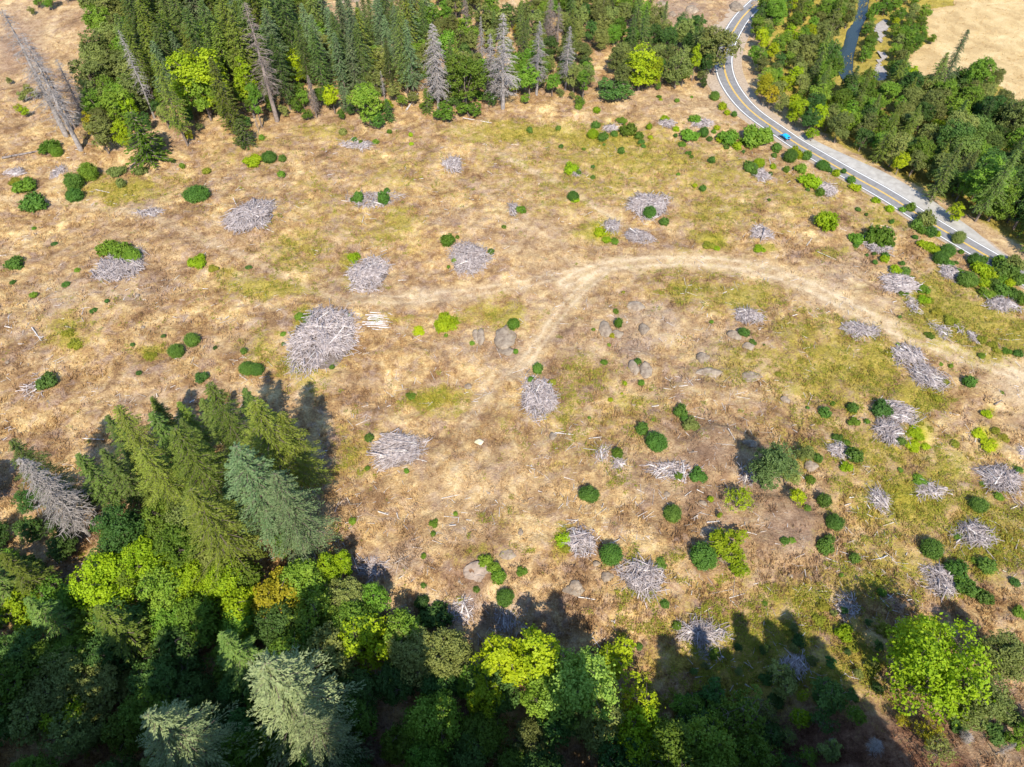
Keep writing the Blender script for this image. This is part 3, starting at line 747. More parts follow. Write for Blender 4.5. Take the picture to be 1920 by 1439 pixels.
snag_at('snag', 925, 190, 62, rs=1.35, label='shorter silver snag leaning against the tall silver snag', var=1)
snag_at('snag', 904, 130, 30, rs=.9, label='small silver snag up behind the tall silver snag')
snag_at('snag', 1006, 178, 40, rs=1.35, label='silver snag first to the right of the tall silver snag', var=1)
snag_at('snag', 1060, 168, 48, rs=1.3, label='drooping grey snag second to the right of the tall silver snag', var=0)
snag_at('snagdense', 874, 68, -15, tone='brown', rs=.8, label='brown dead tree at the top edge, left of the silver snags')
snag_at('snagdense', 1030, 88, -12, tone='brown', rs=1.1, label='wide brown dead tree at the top edge, above the silver snags')
snag_at('snagthin', 1198, 100, 28, rs=1.1, label='thin grey snag standing above the two-stemmed lime tree')
snag_at('snagthin', 1045, 96, 5, tone='brown', rs=1.6, label='narrow brown dead tree beside the wide brown one at the top edge')
snag_at('snagthin', 722, 190, 132, rs=1.0, label='thin whitish dead stem in front of the firs above the fallen snag')
snag_at('snagthin', 485, 247, 212, rs=1.0, label='short pale dead stem beside the round bush at the forest edge')
snag_at('snagthin', 440, 240, 120, tone='brown', rs=1.0, label='brown dead trunk left of the tallest brown-grey snag')
# named trees of the upper forest edge: kind, tone, foot x, foot y, tip y, crown width
E = [('fir','olive',352,273,98,.95,'olive fir with a long bare lower trunk left of the lime edge tree'),
 ('firm','olive',440,250,108,1.1,'olive fir in front of the forest beside the brown dead trunk'),
 ('med','lime',395,215,95,1.3,'lime broadleaf tree between two olive firs at the forest edge'),
 ('tall','lime',478,215,105,.9,'tall bright green tree just left of the tallest brown-grey snag'),
 ('tall','mid',492,240,150,.7,'narrow green tree at the foot of the tallest brown-grey snag'),
 ('med','yellow',245,285,228,.95,'brightest yellow-green tree at the left forest edge'),
 ('med','lime',258,245,182,.8,'lime tree just above the brightest yellow-green tree'),
 ('tall','gold',185,270,208,.85,'orange-gold tree beside the leftmost snags'),
 ('med','oak',205,290,222,1.0,'olive tree with yellowing top right of the leftmost snags'),
 ('firs','mid',285,305,210,2.2,'dense narrow green column tree right of the yellow-green tree'),
 ('firs','fir',462,273,222,2.3,'dense rounded dark green conifer at the forest edge'),
 ('small','gold',357,265,243,.9,'small yellow sapling at the foot of the bare-trunked olive fir'),
 ('med','yellow',562,160,98,1.1,'yellow-green tree in front of the dark firs'),
 ('med','yellow',628,212,158,.9,'bright lime tree left of the blue-green young fir'),
 ('firs','blue',650,210,160,1.6,'blue-green young fir right of the bright lime tree'),
 ('med','mid',695,232,160,1.3,'wide dark green bushy tree on the forest edge above the dry slope'),
 ('firs','shrub',730,228,185,1.6,'rounded glossy conifer right of the wide green bushy tree'),
 ('small','shrub',708,238,212,1.8,'low glossy green bush at the foot of the wide bushy tree'),
 ('fir','blue',680,170,-5,1.1,'great blue-green fir in the middle of the upper forest'),
 ('fir','blue',612,168,25,1.0,'blue-green fir with bare trunk left of the great blue-green fir'),
 ('fir','fir',647,155,20,1.0,'second bare-trunked fir left of the great blue-green fir'),
 ('fir','fir',765,180,8,1.0,'dark fir with a straight bare trunk left of the mossy grey snag'),
 ('firs','mid',802,212,165,1.6,'small green conifer at the foot of the mossy grey snag'),
 ('small','mid',835,225,195,2.0,'bright green bush right under the mossy grey snag'),
 ('med','mid',875,205,105,1.2,'leafy green tree between the mossy and the silver snags'),
 ('small','mid',880,218,190,2.0,'green bush below the leafy tree left of the silver snag'),
 ('med','mid',992,185,118,1.0,'yellowish green tree with a pale trunk right of the tall silver snag'),
 ('med','mid',1035,180,138,1.0,'round green tree below the silver snags'),
 ('tall','mid',1092,188,128,1.0,'bright green tree at the forest edge right of the silver snags'),
 ('small','mid',1085,200,180,1.5,'green bush on the edge of the slope right of the snags'),
 ('small','dark',1150,185,152,2.6,'wide dark bush below the gap in the upper forest'),
 ('med','lime',1196,170,88,1.25,'large lime tree at the right end of the upper forest'),
 ('med','lime',1220,165,105,.9,'smaller lime tree leaning from the same spot as the large lime tree'),
 ('tall','lime',1297,152,80,.7,'slim lime tree beside the dark tree at the road bend'),
 ('med','oak',1335,140,52,1.3,'dark olive tree beside the outer road bend'),
 ('med','oak',1315,135,60,1.1,'dull olive tree next to the one at the road bend'),
 ('med','oak',1265,165,100,1.2,'dull olive tree right of the large lime tree'),
 ('med','mid',1278,162,112,.9,'grey-green leafy tree left of the slim lime tree'),
 ('small','dark',1316,165,147,1.2,'small dark round tree below the dark olive tree at the bend'),
 ('med','oak',1165,175,120,1.0,'dull olive tree left of the large lime tree')]
for k, t, bx, by, ty, rs, lab in E: base_tree(k, t, bx, by, ty=ty, rs=rs, group=None, label=lab)

def fill(poly, spacing, chooser, group, maxn=400, keep=None):
    """trees on a jittered lattice over a patch given by foot pixels"""
    G = [gp(*p)[:2] for p in poly]
    x0 = min(p[0] for p in G); x1 = max(p[0] for p in G); y0 = min(p[1] for p in G); y1 = max(p[1] for p in G)
    r = random.Random(len(poly) * 100 + int(spacing * 10)); n = 0; y = y0; row = 0
    while y < y1:
        x = x0 + (spacing / 2 if row % 2 else 0)
        while x < x1:
            qx = x + r.uniform(-.32, .32) * spacing; qy = y + r.uniform(-.32, .32) * spacing
            x += spacing
            if not inpoly(np.array([qx]), np.array([qy]), G)[0]: continue
            px, py = to_px(qx, qy, float(H(qx, qy)))
            c = chooser(r, px, py)
            if c is None: continue
            kind, tone, h, rs = c
            if any((qx - a) ** 2 + (qy - b) ** 2 < (q * .62) ** 2 for a, b, q in TAKEN): continue
            if keep and not keep(px, py): continue
            if (px < -30 or px > 1950 or py > 1460) and not (-20 < to_px(qx, qy, float(H(qx, qy)) + h)[0] < 1940 and to_px(qx, qy, float(H(qx, qy)) + h)[1] < 1450): continue
            rr = SIZE[kind][1] * h / SIZE[kind][0] * rs
            TAKEN.append((qx, qy, rr)); tree(kind, tone, qx, qy, h, rs, group=group); n += 1
        y += spacing * .87; row += 1
    return n
TAKEN = []
def take_all():
    TAKEN.clear()
    for t in THINGS:
        o = t[0]; TAKEN.append((o.location.x, o.location.y, 4.2 if o.type == 'EMPTY' else 1.2))
take_all()
def ch_upper(r, px, py):
    if px < 265 and py < 265:
        return ('med', r.choice(['oak', 'oak', 'mid']), r.uniform(11, 17), 1.15)
    if px < 560:
        if r.random() < .12: return ('big', r.choice(['oak', 'mid']), r.uniform(15, 20), 1.0)
        if py > 205 and r.random() < .75: return (r.choice(['med', 'tall', 'small']), r.choice(['dark', 'mid', 'dark', 'oak']), r.uniform(7, 12), 1.1)
        return (r.choice(['fir', 'fir', 'firm']), r.choice(['fir', 'fir', 'blue', 'olive', 'olive']), r.uniform(24, 37), 1.25)
    if px < 800:
        if py < 60: return None if 625 < px < 760 else ('med', r.choice(['oak', 'mid']), r.uniform(6, 10), 1.0)
        if py > 185: return ('med', r.choice(['dark', 'oak', 'mid']), r.uniform(6, 10), 1.1)
        return (r.choice(['fir', 'firm']), r.choice(['blue', 'fir', 'blue', 'olive']), r.uniform(19, 31), 1.0) if r.random() < .72 else ('med', r.choice(['oak', 'mid']), r.uniform(9, 14), 1.2)
    if px < 1000:
        if py < 50 and px > 930: return None
        if r.random() < .12: return ('small', r.choice(['yellow', 'gold']), r.uniform(5, 8), .8)
        if r.random() < .18: return ('firm', r.choice(['fir', 'olive']), r.uniform(13, 20), .9)
        return (r.choice(['med', 'tall', 'small', 'med']), r.choice(['oak', 'mid', 'oak', 'mid', 'dark']), r.uniform(8, 14), 1.05)
    if r.random() < .15: return ('firm', r.choice(['fir', 'olive']), r.uniform(14, 22), .95)
    return (r.choice(['med', 'big', 'med']), r.choice(['oak', 'mid', 'oak', 'mid', 'dark']), r.uniform(8, 13), 1.1)
UP = [(192,262),(235,262),(300,262),(330,240),(400,235),(450,238),(520,222),(600,208),(700,205),(800,195),(900,190),(945,178),(1100,172),(1150,150),(1180,158),(1325,150),(1320,95),(1270,75),(1225,52),(1195,20),(1188,-30),(990,-40),(935,-30),(760,-20),(640,-30),(150,-70),(165,20),(190,110),(185,190)]
def keep_upper(px, py):
    if 600 < px < 760 and py < 55: return False
    if 1105 < px < 1150 and py > 100: return False
    return True
fill(UP, 7.9, ch_upper, UF, keep=keep_upper)
_r9 = random.Random(19); _fx = [300, 330, 400, 450, 520, 600, 700, 800, 900, 945, 1100, 1180, 1325]; _fy = [268, 246, 242, 246, 232, 218, 222, 208, 198, 192, 186, 172, 158]
_x = 300
while _x < 1330:
    _y = float(np.interp(_x, _fx, _fy)) + _r9.uniform(-14, 6); a_, b_, _ = gp(_x, _y)
    if not any((a_ - p) ** 2 + (b_ - q) ** 2 < 9 for p, q, _q in TAKEN) and not (1105 < _x < 1150):
        tree('small', _r9.choice(['mid', 'oak', 'dark', 'mid', 'oak', 'lime']), a_, b_, _r9.uniform(3.0, 6.5), _r9.uniform(1.0, 1.5), group='small trees along the foot of the upper forest'); TAKEN.append((a_, b_, 2))
    _x += _r9.uniform(14, 26)
print('upper', len(THINGS))
# hillside trees at the upper left corner
for px, py, k, t, h in [(62,22,'small','oak',4),(78,8,'small','mid',5),(100,12,'med','mid',9),(128,-2,'med','dark',9),(150,0,'med','oak',11),(48,185,'small','oak',5),(66,182,'med','oak',7),(40,205,'small','yellow',4),(52,212,'small','yellow',4.5),(20,150,'small','oak',3)]:
    x, y, z = gp(px, py + 8); tree(k, t, x, y, h, 1.0, group='trees on the bare hillside')

# ------------------------------------------------------------------ trees east of the road
EG = 'trees between the road and the field'
RG = [('fir','blue',1812,65,30,.95,'blue-green fir whose pointed tip stands against the straw field'),
 ('firm','fir',1775,105,22,1.2,'dark fir left of the one standing against the straw field'),
 ('big','mid',1850,112,18,1.0,'broad bright-edged tree on the corner of the straw field'),
 ('big','dark',1870,185,16,1.0,'deep green tree along the lower edge of the straw field'),
 ('big','gold',1440,140,12,.75,'gold-olive tree inside the road bend'),
 ('med','gold',1452,165,9,1.0,'smaller golden tree below the gold-olive tree inside the road bend'),
 ('med','yellow',1503,190,10,1.1,'yellow-green tree inside the bend, above the blue car'),
 ('med','yellow',1540,200,10,1.1,'second yellow-green tree right of the one above the blue car'),
 ('med','yellow',1552,178,8,.8,'small yellow-green tree behind the pair above the blue car'),
 ('small','lime',1528,243,5,1.3,'lime bush by the shoulder above the blue car'),
 ('firm','fir',1608,128,17,1.2,'dark fir at the lower end of the visible river'),
 ('firm','olive',1625,150,20,1.0,'olive fir below the visible end of the river'),
 ('firm','fir',1650,180,17,1.0,'dark fir with a hollow of shade below the gravel bar'),
 ('big','oak',1755,175,14,1.0,'large dull olive tree in the middle of the roadside wood'),
 ('big','oak',1720,165,13,1.0,'yellowish olive tree in the middle of the roadside wood'),
 ('snagdense','brown',1812,240,13,1.2,'grey-brown half-dead tree above the gravel pullout'),
 ('firm','fir',1800,275,22,1.1,'tall dark fir above the lower end of the gravel pullout'),
 ('big','mid',1850,270,13,.95,'bright green tree among the dark ones at the right edge'),
 ('big','oak',1840,310,13,1.0,'olive tree below the bright green one at the right edge'),
 ('fir','fir',1905,290,26,1.2,'dark fir against the right edge of the wood'),
 ('med','yellow',1800,385,7,1.1,'yellowish tree beside the lower end of the gravel pullout'),
 ('small','yellow',1548,20,6,1.2,'yellow tree on the river bank near the top edge'),
 ('small','yellow',1568,50,6,1.0,'yellow bush on the left river bank'),
 ('small','yellow',1682,35,5,1.0,'yellow bush on the far bank right of the gravel bar'),
 ('small','mid',1752,65,4.5,1.3,'lone small tree standing in the notch of the straw field'),
 ('small','lime',1632,66,4,1.3,'lime bush between the river and the gravel bar')]
for k, t, px, py, h, rs, lab in RG: top_tree(k, t, px, py, h, rs, group=None, label=lab) if k != 'snagdense' else top_tree(k, t, px, py, h, rs, group=None, label=lab)
take_all()
def ch_east(r, px, py):
    if px > 1660 and py < 140: return (r.choice(['small', 'med']), r.choice(['oak', 'mid', 'mid']), r.uniform(5, 8), 1.25)
    if px > 1760 and py > 260: return (r.choice(['firm', 'big', 'med', 'firm']), r.choice(['fir', 'dark', 'oak', 'mid']), r.uniform(11, 20), 1.05)
    if px < 1500 and py > 60: return ('med', r.choice(['oak', 'mid', 'yellow', 'mid', 'dark', 'oak']), r.uniform(7, 10), 1.1)
    q = r.random()
    if q < .10: return ('firm', r.choice(['fir', 'olive']), r.uniform(14, 20), 1.0)
    if q < .16: return ('med', 'yellow', r.uniform(7, 10), 1.0)
    return (r.choice(['med', 'big', 'med']), r.choice(['oak', 'mid', 'mid', 'dark', 'oak']), r.uniform(8, 14), 1.1)
def ch_low(r, px, py): return (r.choice(['small', 'med']), r.choice(['oak', 'mid', 'mid']), r.uniform(4.5, 7.5), 1.2)
EP = [(1462,-20),(1418,40),(1400,85),(1402,150),(1436,202),(1495,242),(1540,272),(1590,292),(1650,322),(1700,345),(1760,372),(1815,405),(1870,448),(1915,478),(1990,500),(2010,330),(1935,262),(1895,225),(1880,200),(1830,170),(1770,180),(1712,165),(1690,150),(1665,165),(1600,175),(1555,135),(1560,100),(1582,70),(1598,20),(1600,-40)]
fill(EP, 7.9, ch_east, EG)
fill([(1634,-30),(1634,15),(1622,60),(1612,100),(1612,125),(1634,150),(1634,105),(1634,60),(1640,40),(1665,25),(1740,5),(1775,-15),(1780,-40)], 5.6, ch_low, 'low trees along the river')
fill([(1672,40),(1735,25),(1722,45),(1735,85),(1702,108),(1696,140),(1670,158),(1668,100)], 5.4, ch_low, 'low trees along the river')
fill([(1770,150),(1870,160),(1885,195),(1830,185),(1770,200)], 7.6, ch_east, EG)
print('east', len(THINGS))

# ------------------------------------------------------------------ lower forest and ravine
LG = 'trees of the lower forest'
LT = [('firn','olive',225,772,30,1.0,'olive fir at the upper left of the lower forest'),
 ('firm','fir',288,782,24,1.1,'smaller dark fir beside the olive fir, at the edge of the straw slope'),
 ('firn','olive',398,730,32,1.0,'fir with a rounded grey-green top at the head of the lower forest'),
 ('firn','olive',482,765,36,1.15,'great olive fir casting the long pointed shadow beside the clearing'),
 ('firn','olive',530,785,30,1.0,'olive fir right behind the great olive fir'),
 ('firn','blue',448,850,38,1.25,'great grey-blue fir in the middle of the lower left forest'),
 ('firn','blue',520,900,34,1.1,'grey-blue fir right of the great grey-blue fir'),
 ('firn','olive',335,815,32,1.15,'green fir left of the great grey-blue fir'),
 ('firn','olive',365,930,34,1.2,'olive fir with drooping boughs below the great grey-blue fir'),
 ('firn','olive',270,850,28,1.1,'green fir two to the left of the great grey-blue fir'),
 ('firm','fir',150,858,20,1.1,'dark fir right of the green-tipped fir at the left edge'),
 ('firm','fir',195,850,22,1.0,'second dark fir right of the green-tipped fir'),
 ('firn','fir',30,835,28,1.0,'green-tipped fir above the shaggy grey dead conifer at the left edge'),
 ('big','yellow',180,1070,15,1.3,'brightest yellow-green tree of the lower left forest'),
 ('big','lime',260,1030,15,1.1,'lime tree right behind the brightest yellow-green tree'),
 ('big','lime',330,1070,14,1.1,'lime tree below the drooping olive fir'),
 ('big','lime',405,1075,14,1.1,'second lime tree below the drooping olive fir'),
 ('med','yellow',445,1120,12,1.2,'yellow-lime tree above the frosted fir'),
 ('med','gold',515,1100,14,1.2,'bright golden tree between the grey-blue fir and the frosted fir'),
 ('tall','lime',612,1045,13,1.0,'lime tree at the end of the row under the grey-blue fir'),
 ('tall','yellow',640,1040,12,.8,'slim yellow tree beside the long shadow'),
 ('med','mid',690,1110,12,.9,'sunlit green tree standing out of the shaded wood'),
 ('med','yellow',672,1185,15,1.2,'pale sunlit tree alone in the shaded wood'),
 ('med','mid',95,1110,13,1.2,'olive-yellow tree at the left, below the grey dead conifer'),
 ('med','lime',30,1130,13,1.2,'yellowish tree at the left edge of the lower forest'),
 ('med','mid',150,1160,12,1.1,'mid green tree below the brightest yellow-green tree'),
 ('big','mid',65,1230,15,1.0,'green tree in half shade at the left edge'),
 ('big','oak',105,1250,16,1.0,'olive sunlit tree in the shaded lower left wood'),
 ('med','lime',110,1330,13,1.0,'small sunlit lime crown deep in the lower left wood'),
 ('firn','pale',505,1255,40,1.28,'huge frosted pale fir seen from above in the lower left'),
 ('firn','pale',290,1350,38,1.1,'second frosted pale fir, left of the huge one'),
 ('firn','pale',575,1345,33,1.0,'frosted pale fir below right of the huge one'),
 ('tall','lime',1005,1210,20,1.2,'tall yellow-speckled tree left of the round light green tree'),
 ('tall','yellow',935,1225,19,1.2,'tall sunlit yellowish tree at the edge of the shaded wood'),
 ('tall','lime',905,1290,17,1.0,'narrow sunlit tree below the tall yellowish one'),
 ('big','light',1088,1270,20,1.1,'round light green tree standing alone in the sun near the bottom'),
 ('small','lime',1162,1225,7,1.5,'lime bush right above the round light green tree'),
 ('sparse','gold',1165,1330,14,1.1,'thin golden tree right of the round light green tree'),
 ('sparse','yellow',1205,1300,14,.9,'thin yellow tree with a twiggy top near the bottom'),
 ('med','lime',1215,1370,15,1.1,'yellow-lime tree below the thin golden tree'),
 ('big','mid',1275,1400,18,1.1,'sunlit green tree on the bottom edge, right of the lime one'),
 ('big','mid',1335,1400,17,1.1,'second sunlit green tree on the bottom edge'),
 ('med','mid',1430,1405,13,1.1,'dim green tree on the bottom edge left of the bare knoll'),
 ('sparse','mid',1410,1330,12,1.2,'thin dim tree in the shade left of the bare knoll'),
 ('maple','lime',1795,1230,20,.95,'huge lime maple right of the shaded hollow'),
 ('med','lime',1745,1190,13,1.3,'lime tree growing against the upper side of the huge maple'),
 ('big','oak',1862,1300,14,1.1,'grey-green tree tucked under the huge lime maple'),
 ('big','oak',1905,1215,13,1.1,'olive tree at the right edge beside the huge lime maple'),
 ('sparse','gold',1750,1362,5,1.4,'thin gold-leaved bush on the bare knoll'),
 ('sparse','gold',1700,1345,3.5,1.1,'small orange-gold bush on the rim of the bare knoll'),
 ('sparse','oak',1775,1405,5,1.4,'thin grey-olive bush on the bare knoll near the bottom'),
 ('small','mid',1608,1335,4,1.2,'small green tree in the shade above the bare knoll'),
 ('small','lime',1503,1342,5,1.1,'small sunlit tree in the shaded hollow left of the knoll'),
 ('sparse','yellow',1512,1300,4,.8,'tiny yellowish sapling in the shaded hollow'),
 ('snagdense','grey',150,930,21,1.0,'x'),
 ]
for k, t, px, py, h, rs, lab in LT:
    if k == 'snagdense': continue
    top_tree(k, t, px, py, h, rs, group=None, label=lab)
top_tree('snagdense', 'grey', 42, 872, 30, 1.1, label='shaggy grey dead conifer leaning out at the left edge', noun='dead conifer')
top_tree('snagthin', 'grey', 1650, 1395, 4.0, 4.0, label='white dead branchy bush on the shaded side of the knoll')
top_tree('snagthin', 'grey', 1905, 1395, 7.0, 1.2, label='pale bare pole at the lower right corner')
top_tree('snagthin', 'grey', 1820, 1378, 2.6, 5.0, label='low dead grey branches on the rim of the bare knoll')
take_all()
def ch_lower(r, px, py):
    q = r.random()
    if px < 520 and q < .12: return ('firm', r.choice(['fir', 'olive']), r.uniform(20, 27), 1.05)
    return (r.choice(['big', 'med', 'big']), r.choice(['dark', 'mid', 'dark', 'mid', 'oak']), r.uniform(11, 16), 1.1)
def keep_low(px, py):
    return not (-10 < px < 250 and 930 < py < 1120)
fill([(-130,905),(30,950),(110,985),(230,985),(420,1010),(520,985),(590,1060),(680,1100),(790,1190),(870,1245),(1000,1290),(1090,1330),(1200,1400),(1290,1450),(1430,1450),(1430,1620),(-130,1620)], 7.4, ch_lower, LG, keep=keep_low)
fill([(-20,930),(250,930),(250,1120),(-20,1120)], 7.0, lambda r, px, py: ('med', r.choice(['dark', 'mid']), r.uniform(6, 8), 1.2), LG)
# dense understorey firs at the head of the lower forest
fill([(250,850),(330,800),(430,800),(560,850),(600,930),(590,1010),(420,1000),(250,960)], 7.5, lambda r, px, py: ('firm', r.choice(['olive', 'fir']), r.uniform(14, 22), 1.1), LG)
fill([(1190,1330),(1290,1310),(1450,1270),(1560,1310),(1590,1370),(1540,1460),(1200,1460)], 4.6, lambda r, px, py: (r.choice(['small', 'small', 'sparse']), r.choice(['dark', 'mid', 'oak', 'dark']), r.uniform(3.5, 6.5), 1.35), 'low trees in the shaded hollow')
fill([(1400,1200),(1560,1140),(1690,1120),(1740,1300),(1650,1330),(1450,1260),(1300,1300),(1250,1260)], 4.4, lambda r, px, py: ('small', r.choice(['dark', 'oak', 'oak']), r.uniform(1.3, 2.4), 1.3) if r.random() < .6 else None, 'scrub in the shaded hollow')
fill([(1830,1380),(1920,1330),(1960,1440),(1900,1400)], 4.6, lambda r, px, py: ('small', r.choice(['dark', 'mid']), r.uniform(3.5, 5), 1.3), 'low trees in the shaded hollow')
print('lower', len(THINGS))
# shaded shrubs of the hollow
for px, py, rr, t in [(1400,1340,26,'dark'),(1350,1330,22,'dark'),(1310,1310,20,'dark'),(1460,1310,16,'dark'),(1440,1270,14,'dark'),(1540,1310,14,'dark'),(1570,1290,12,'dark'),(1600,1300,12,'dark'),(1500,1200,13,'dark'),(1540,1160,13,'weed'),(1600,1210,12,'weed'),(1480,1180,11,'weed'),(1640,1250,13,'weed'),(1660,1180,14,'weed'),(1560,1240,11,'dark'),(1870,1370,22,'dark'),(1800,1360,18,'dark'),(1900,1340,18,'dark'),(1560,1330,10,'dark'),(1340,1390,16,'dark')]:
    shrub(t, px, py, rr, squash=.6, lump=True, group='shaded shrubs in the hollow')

# the wood below the lower edge, whose shade falls on the hollow: one mass
def wood_mass():
    g = np.random.default_rng(77); M = MB(); r = random.Random(5)
    pts = []
    for _ in range(2600):
        x = r.uniform(-150, 125); y = r.uniform(-46, 17)
        if x > 84 and y > -14: continue
        lim = 17 - 7 * (fbm(x / 15., 3.1, 91, 2) > .56)
        if y > lim: continue
        if all((x - a) ** 2 + (y - b) ** 2 > 46 for a, b, h in pts): pts.append((x, y, r.uniform(29, 39) if y > -20 else r.uniform(34, 46)))
    pts = [(x, y, (h if x > 33 else h * 1.08 if x > -3 else 36 if -42 < x < -24 else min(68, h * 1.75) if y < 9 else h)) for x, y, h in pts if not (-5 < x < 30 and vnoise(x / 9., y / 9., 123) > .86)]
    pts += [(36 + 5.2 * k + r.uniform(-1, 1), 13 + r.uniform(-3, 4), r.uniform(44, 48)) for k in range(5)] + [(34, 17, 44), (41, 17, 46), (50, 18, 46), (64, 9, 44)]
    pts += [(46, 16, 41), (56, 15, 44), (38, 14, 42)]; pts = [p for p in pts if not (66 < p[0] < 90 and p[1] > -22)] + [(60, 13, 46), (67, 3, 42), (61, 5, 44), (70, -4, 46), (78, -11, 38), (65, -8, 50)]
    pts += [(13.5, 14, 56), (23.5, 14, 44), (-14, 7, 60), (-2, 9, 52)]
    src = PR['firm'][0][1]; n = len(src.vertices); co = np.empty(n * 3, np.float32); src.vertices.foreach_get('co', co); co = co.reshape(-1, 3)
    co = co.reshape(-1, 4, 3)[::2].reshape(-1, 3)
    for x, y, h in pts:
        f = h / 24; a = r.uniform(0, 6.28); c, s = math.cos(a), math.sin(a)
        v = co * [f * .95, f * .95, f]; v = np.stack([v[:, 0] * c - v[:, 1] * s, v[:, 0] * s + v[:, 1] * c, v[:, 2]], 1) + [x, y, float(H(x, y))]
        # widen the needles so that the reduced crowns still close
        q = v.reshape(-1, 4, 3); m = q.mean(1, keepdims=True); v = (m + (q - m) * 1.7).reshape(-1, 3)
        M.add(v, np.arange(len(v)).reshape(-1, 4))
    o = link('fir_wood', M.mesh('fir_wood', L['fir'])); o['kind'] = 'stuff'; o['label'] = 'dense dark fir wood continuing below the lower edge'
    print('wood', len(pts))
wood_mass()

# ------------------------------------------------------------------ brush piles
def pile(px, py, wpx, hpx, n=None, mat=STICK, long_=1.0, hgt=.105, ang=None, logs=2, sparse=False, label=None, dark=False, seed=None):
    x, y, z = gp(px, py)
    d = y * sn + (CAMH - z) * cs
    W = wpx * d / FPX; sc = FPX * (CAMH - z) / d ** 2; Hh = hpx / sc
    rx, ry = W / 2, Hh / 2
    g = np.random.default_rng(int(px * 7 + py)); M = MB()
    area = math.pi * rx * ry
    n = n or int(min(1500, area * (3.4 if sparse else 7.5)) + 50)
    top = hgt * min(rx, ry) * 2 * (0.35 if sparse else 1.0)
    st = g.integers(0, 3)
    if ang is None and st == 0: ang = g.uniform(0, 3.14)
    ph = g.uniform(0, 6.28, 3)
    e = empty('brush_pile', (x, y, z - .1))
    def dome(u, v): return top * np.clip(1 - (u ** 2 + v ** 2), 0, 1) ** .7
    t = g.uniform(0, 6.283, n); rr = np.sqrt(g.uniform(0, 1, n)) * (1.0 + .20 * np.sin(t * 2 + ph[0]) + .16 * np.sin(t * 3 + ph[1]) + .12 * np.sin(t * 5 + ph[2])) * .98
    u, v = rr * np.cos(t), rr * np.sin(t)
    a = np.where(g.random(n) < (.5 if st == 2 else .22), np.arctan2(v * ry, u * rx) + g.normal(0, .45, n), g.uniform(0, 6.283, n))
    if ang is not None: a = np.where(g.random(n) < .55, ang + g.normal(0, .35, n), a)
    Ls = g.gamma(3.2, .62, n) * long_ * (1.0 + .12 * min(rx, 8)) * .72 + .35
    Ls = np.minimum(Ls, 6.5)
    zc = dome(u, v) + g.uniform(0, .35, n) + .08
    tilt = -g.uniform(-.1, .45, n) * rr + g.normal(0, .18, n)
    D = np.stack([np.cos(a) * np.cos(tilt), np.sin(a) * np.cos(tilt), np.sin(tilt)], 1)
    c = np.stack([u * rx, v * ry, zc], 1)
    bend = g.normal(0, .09, (n, 3)) * Ls[:, None]
    P = np.stack([c - D * Ls[:, None] / 2, c + bend, c + D * Ls[:, None] / 2], 1)
    # follow the slope of the ground and stay above it
    gz = H(P[..., 0] + x, P[..., 1] + y) - z
    P[..., 2] = np.maximum(P[..., 2], .05) + gz
    R = g.gamma(2.0, .018, n) * (1.0 + .06 * min(rx, 8)) + .022; R = np.minimum(R, .17)
    M.tubes(P, np.stack([R, R * .85, R * .5], 1), 4)
    # twiggy forks
    k = n // 2; i = g.integers(0, n, k); b0 = P[i, 1]; dd = D[i] + g.normal(0, .55, (k, 3)); dd[:, 2] = np.abs(dd[:, 2]) * .5
    l2 = g.uniform(.4, 1.3, k)[:, None]
    M.tubes(np.stack([b0, b0 + dd * l2 * .5, b0 + dd * l2 + [0, 0, .02]], 1), np.tile([.03, .022, .012], (k, 1)), 3)
    b = link('stick_heap', M.mesh('stick_heap', mat), e)
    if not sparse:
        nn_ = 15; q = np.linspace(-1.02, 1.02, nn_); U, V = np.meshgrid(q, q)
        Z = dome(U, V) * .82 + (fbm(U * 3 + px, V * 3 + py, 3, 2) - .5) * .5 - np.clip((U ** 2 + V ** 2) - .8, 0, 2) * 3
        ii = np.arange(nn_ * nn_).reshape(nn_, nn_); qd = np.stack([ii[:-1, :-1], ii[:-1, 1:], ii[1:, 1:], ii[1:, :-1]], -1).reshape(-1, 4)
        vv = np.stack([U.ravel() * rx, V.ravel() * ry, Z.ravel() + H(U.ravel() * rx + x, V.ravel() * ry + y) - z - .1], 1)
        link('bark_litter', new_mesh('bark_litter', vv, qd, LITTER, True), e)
    for j in range(logs):
        M2 = MB(); t0 = g.uniform(0, 6.28); q = g.uniform(.1, .7); aa = (ang if ang is not None else g.uniform(0, 6.28)) + g.normal(0, .3)
        cc = np.array([q * math.cos(t0) * rx, q * math.sin(t0) * ry, 0]); cc[2] = float(dome(cc[0] / rx, cc[1] / ry)) + .35
        ll = min(7, max(2.2, rx * .9)) * g.uniform(.7, 1.1); dv = np.array([math.cos(aa), math.sin(aa), g.normal(0, .08)])
        pp = np.stack([cc - dv * ll / 2, cc + g.normal(0, .08, 3), cc + dv * ll / 2]); pp[:, 2] = np.maximum(pp[:, 2], .15) + H(pp[:, 0] + x, pp[:, 1] + y) - z
        r0 = g.uniform(.11, .2)
        M2.tubes(pp[None], np.array([[r0, r0 * .9, r0 * .7]]), 4 if False else 6)
        link('log', M2.mesh('log', STICKL), e)
    adj = 'large' if wpx > 75 else ('small' if wpx < 38 else 'grey')
    if sparse: adj = 'sparse ' + adj
    reg(e, adj, 'brush pile', 'brush pile', 'brush piles left over from logging', x, y, z + top * .5, label)
    return e
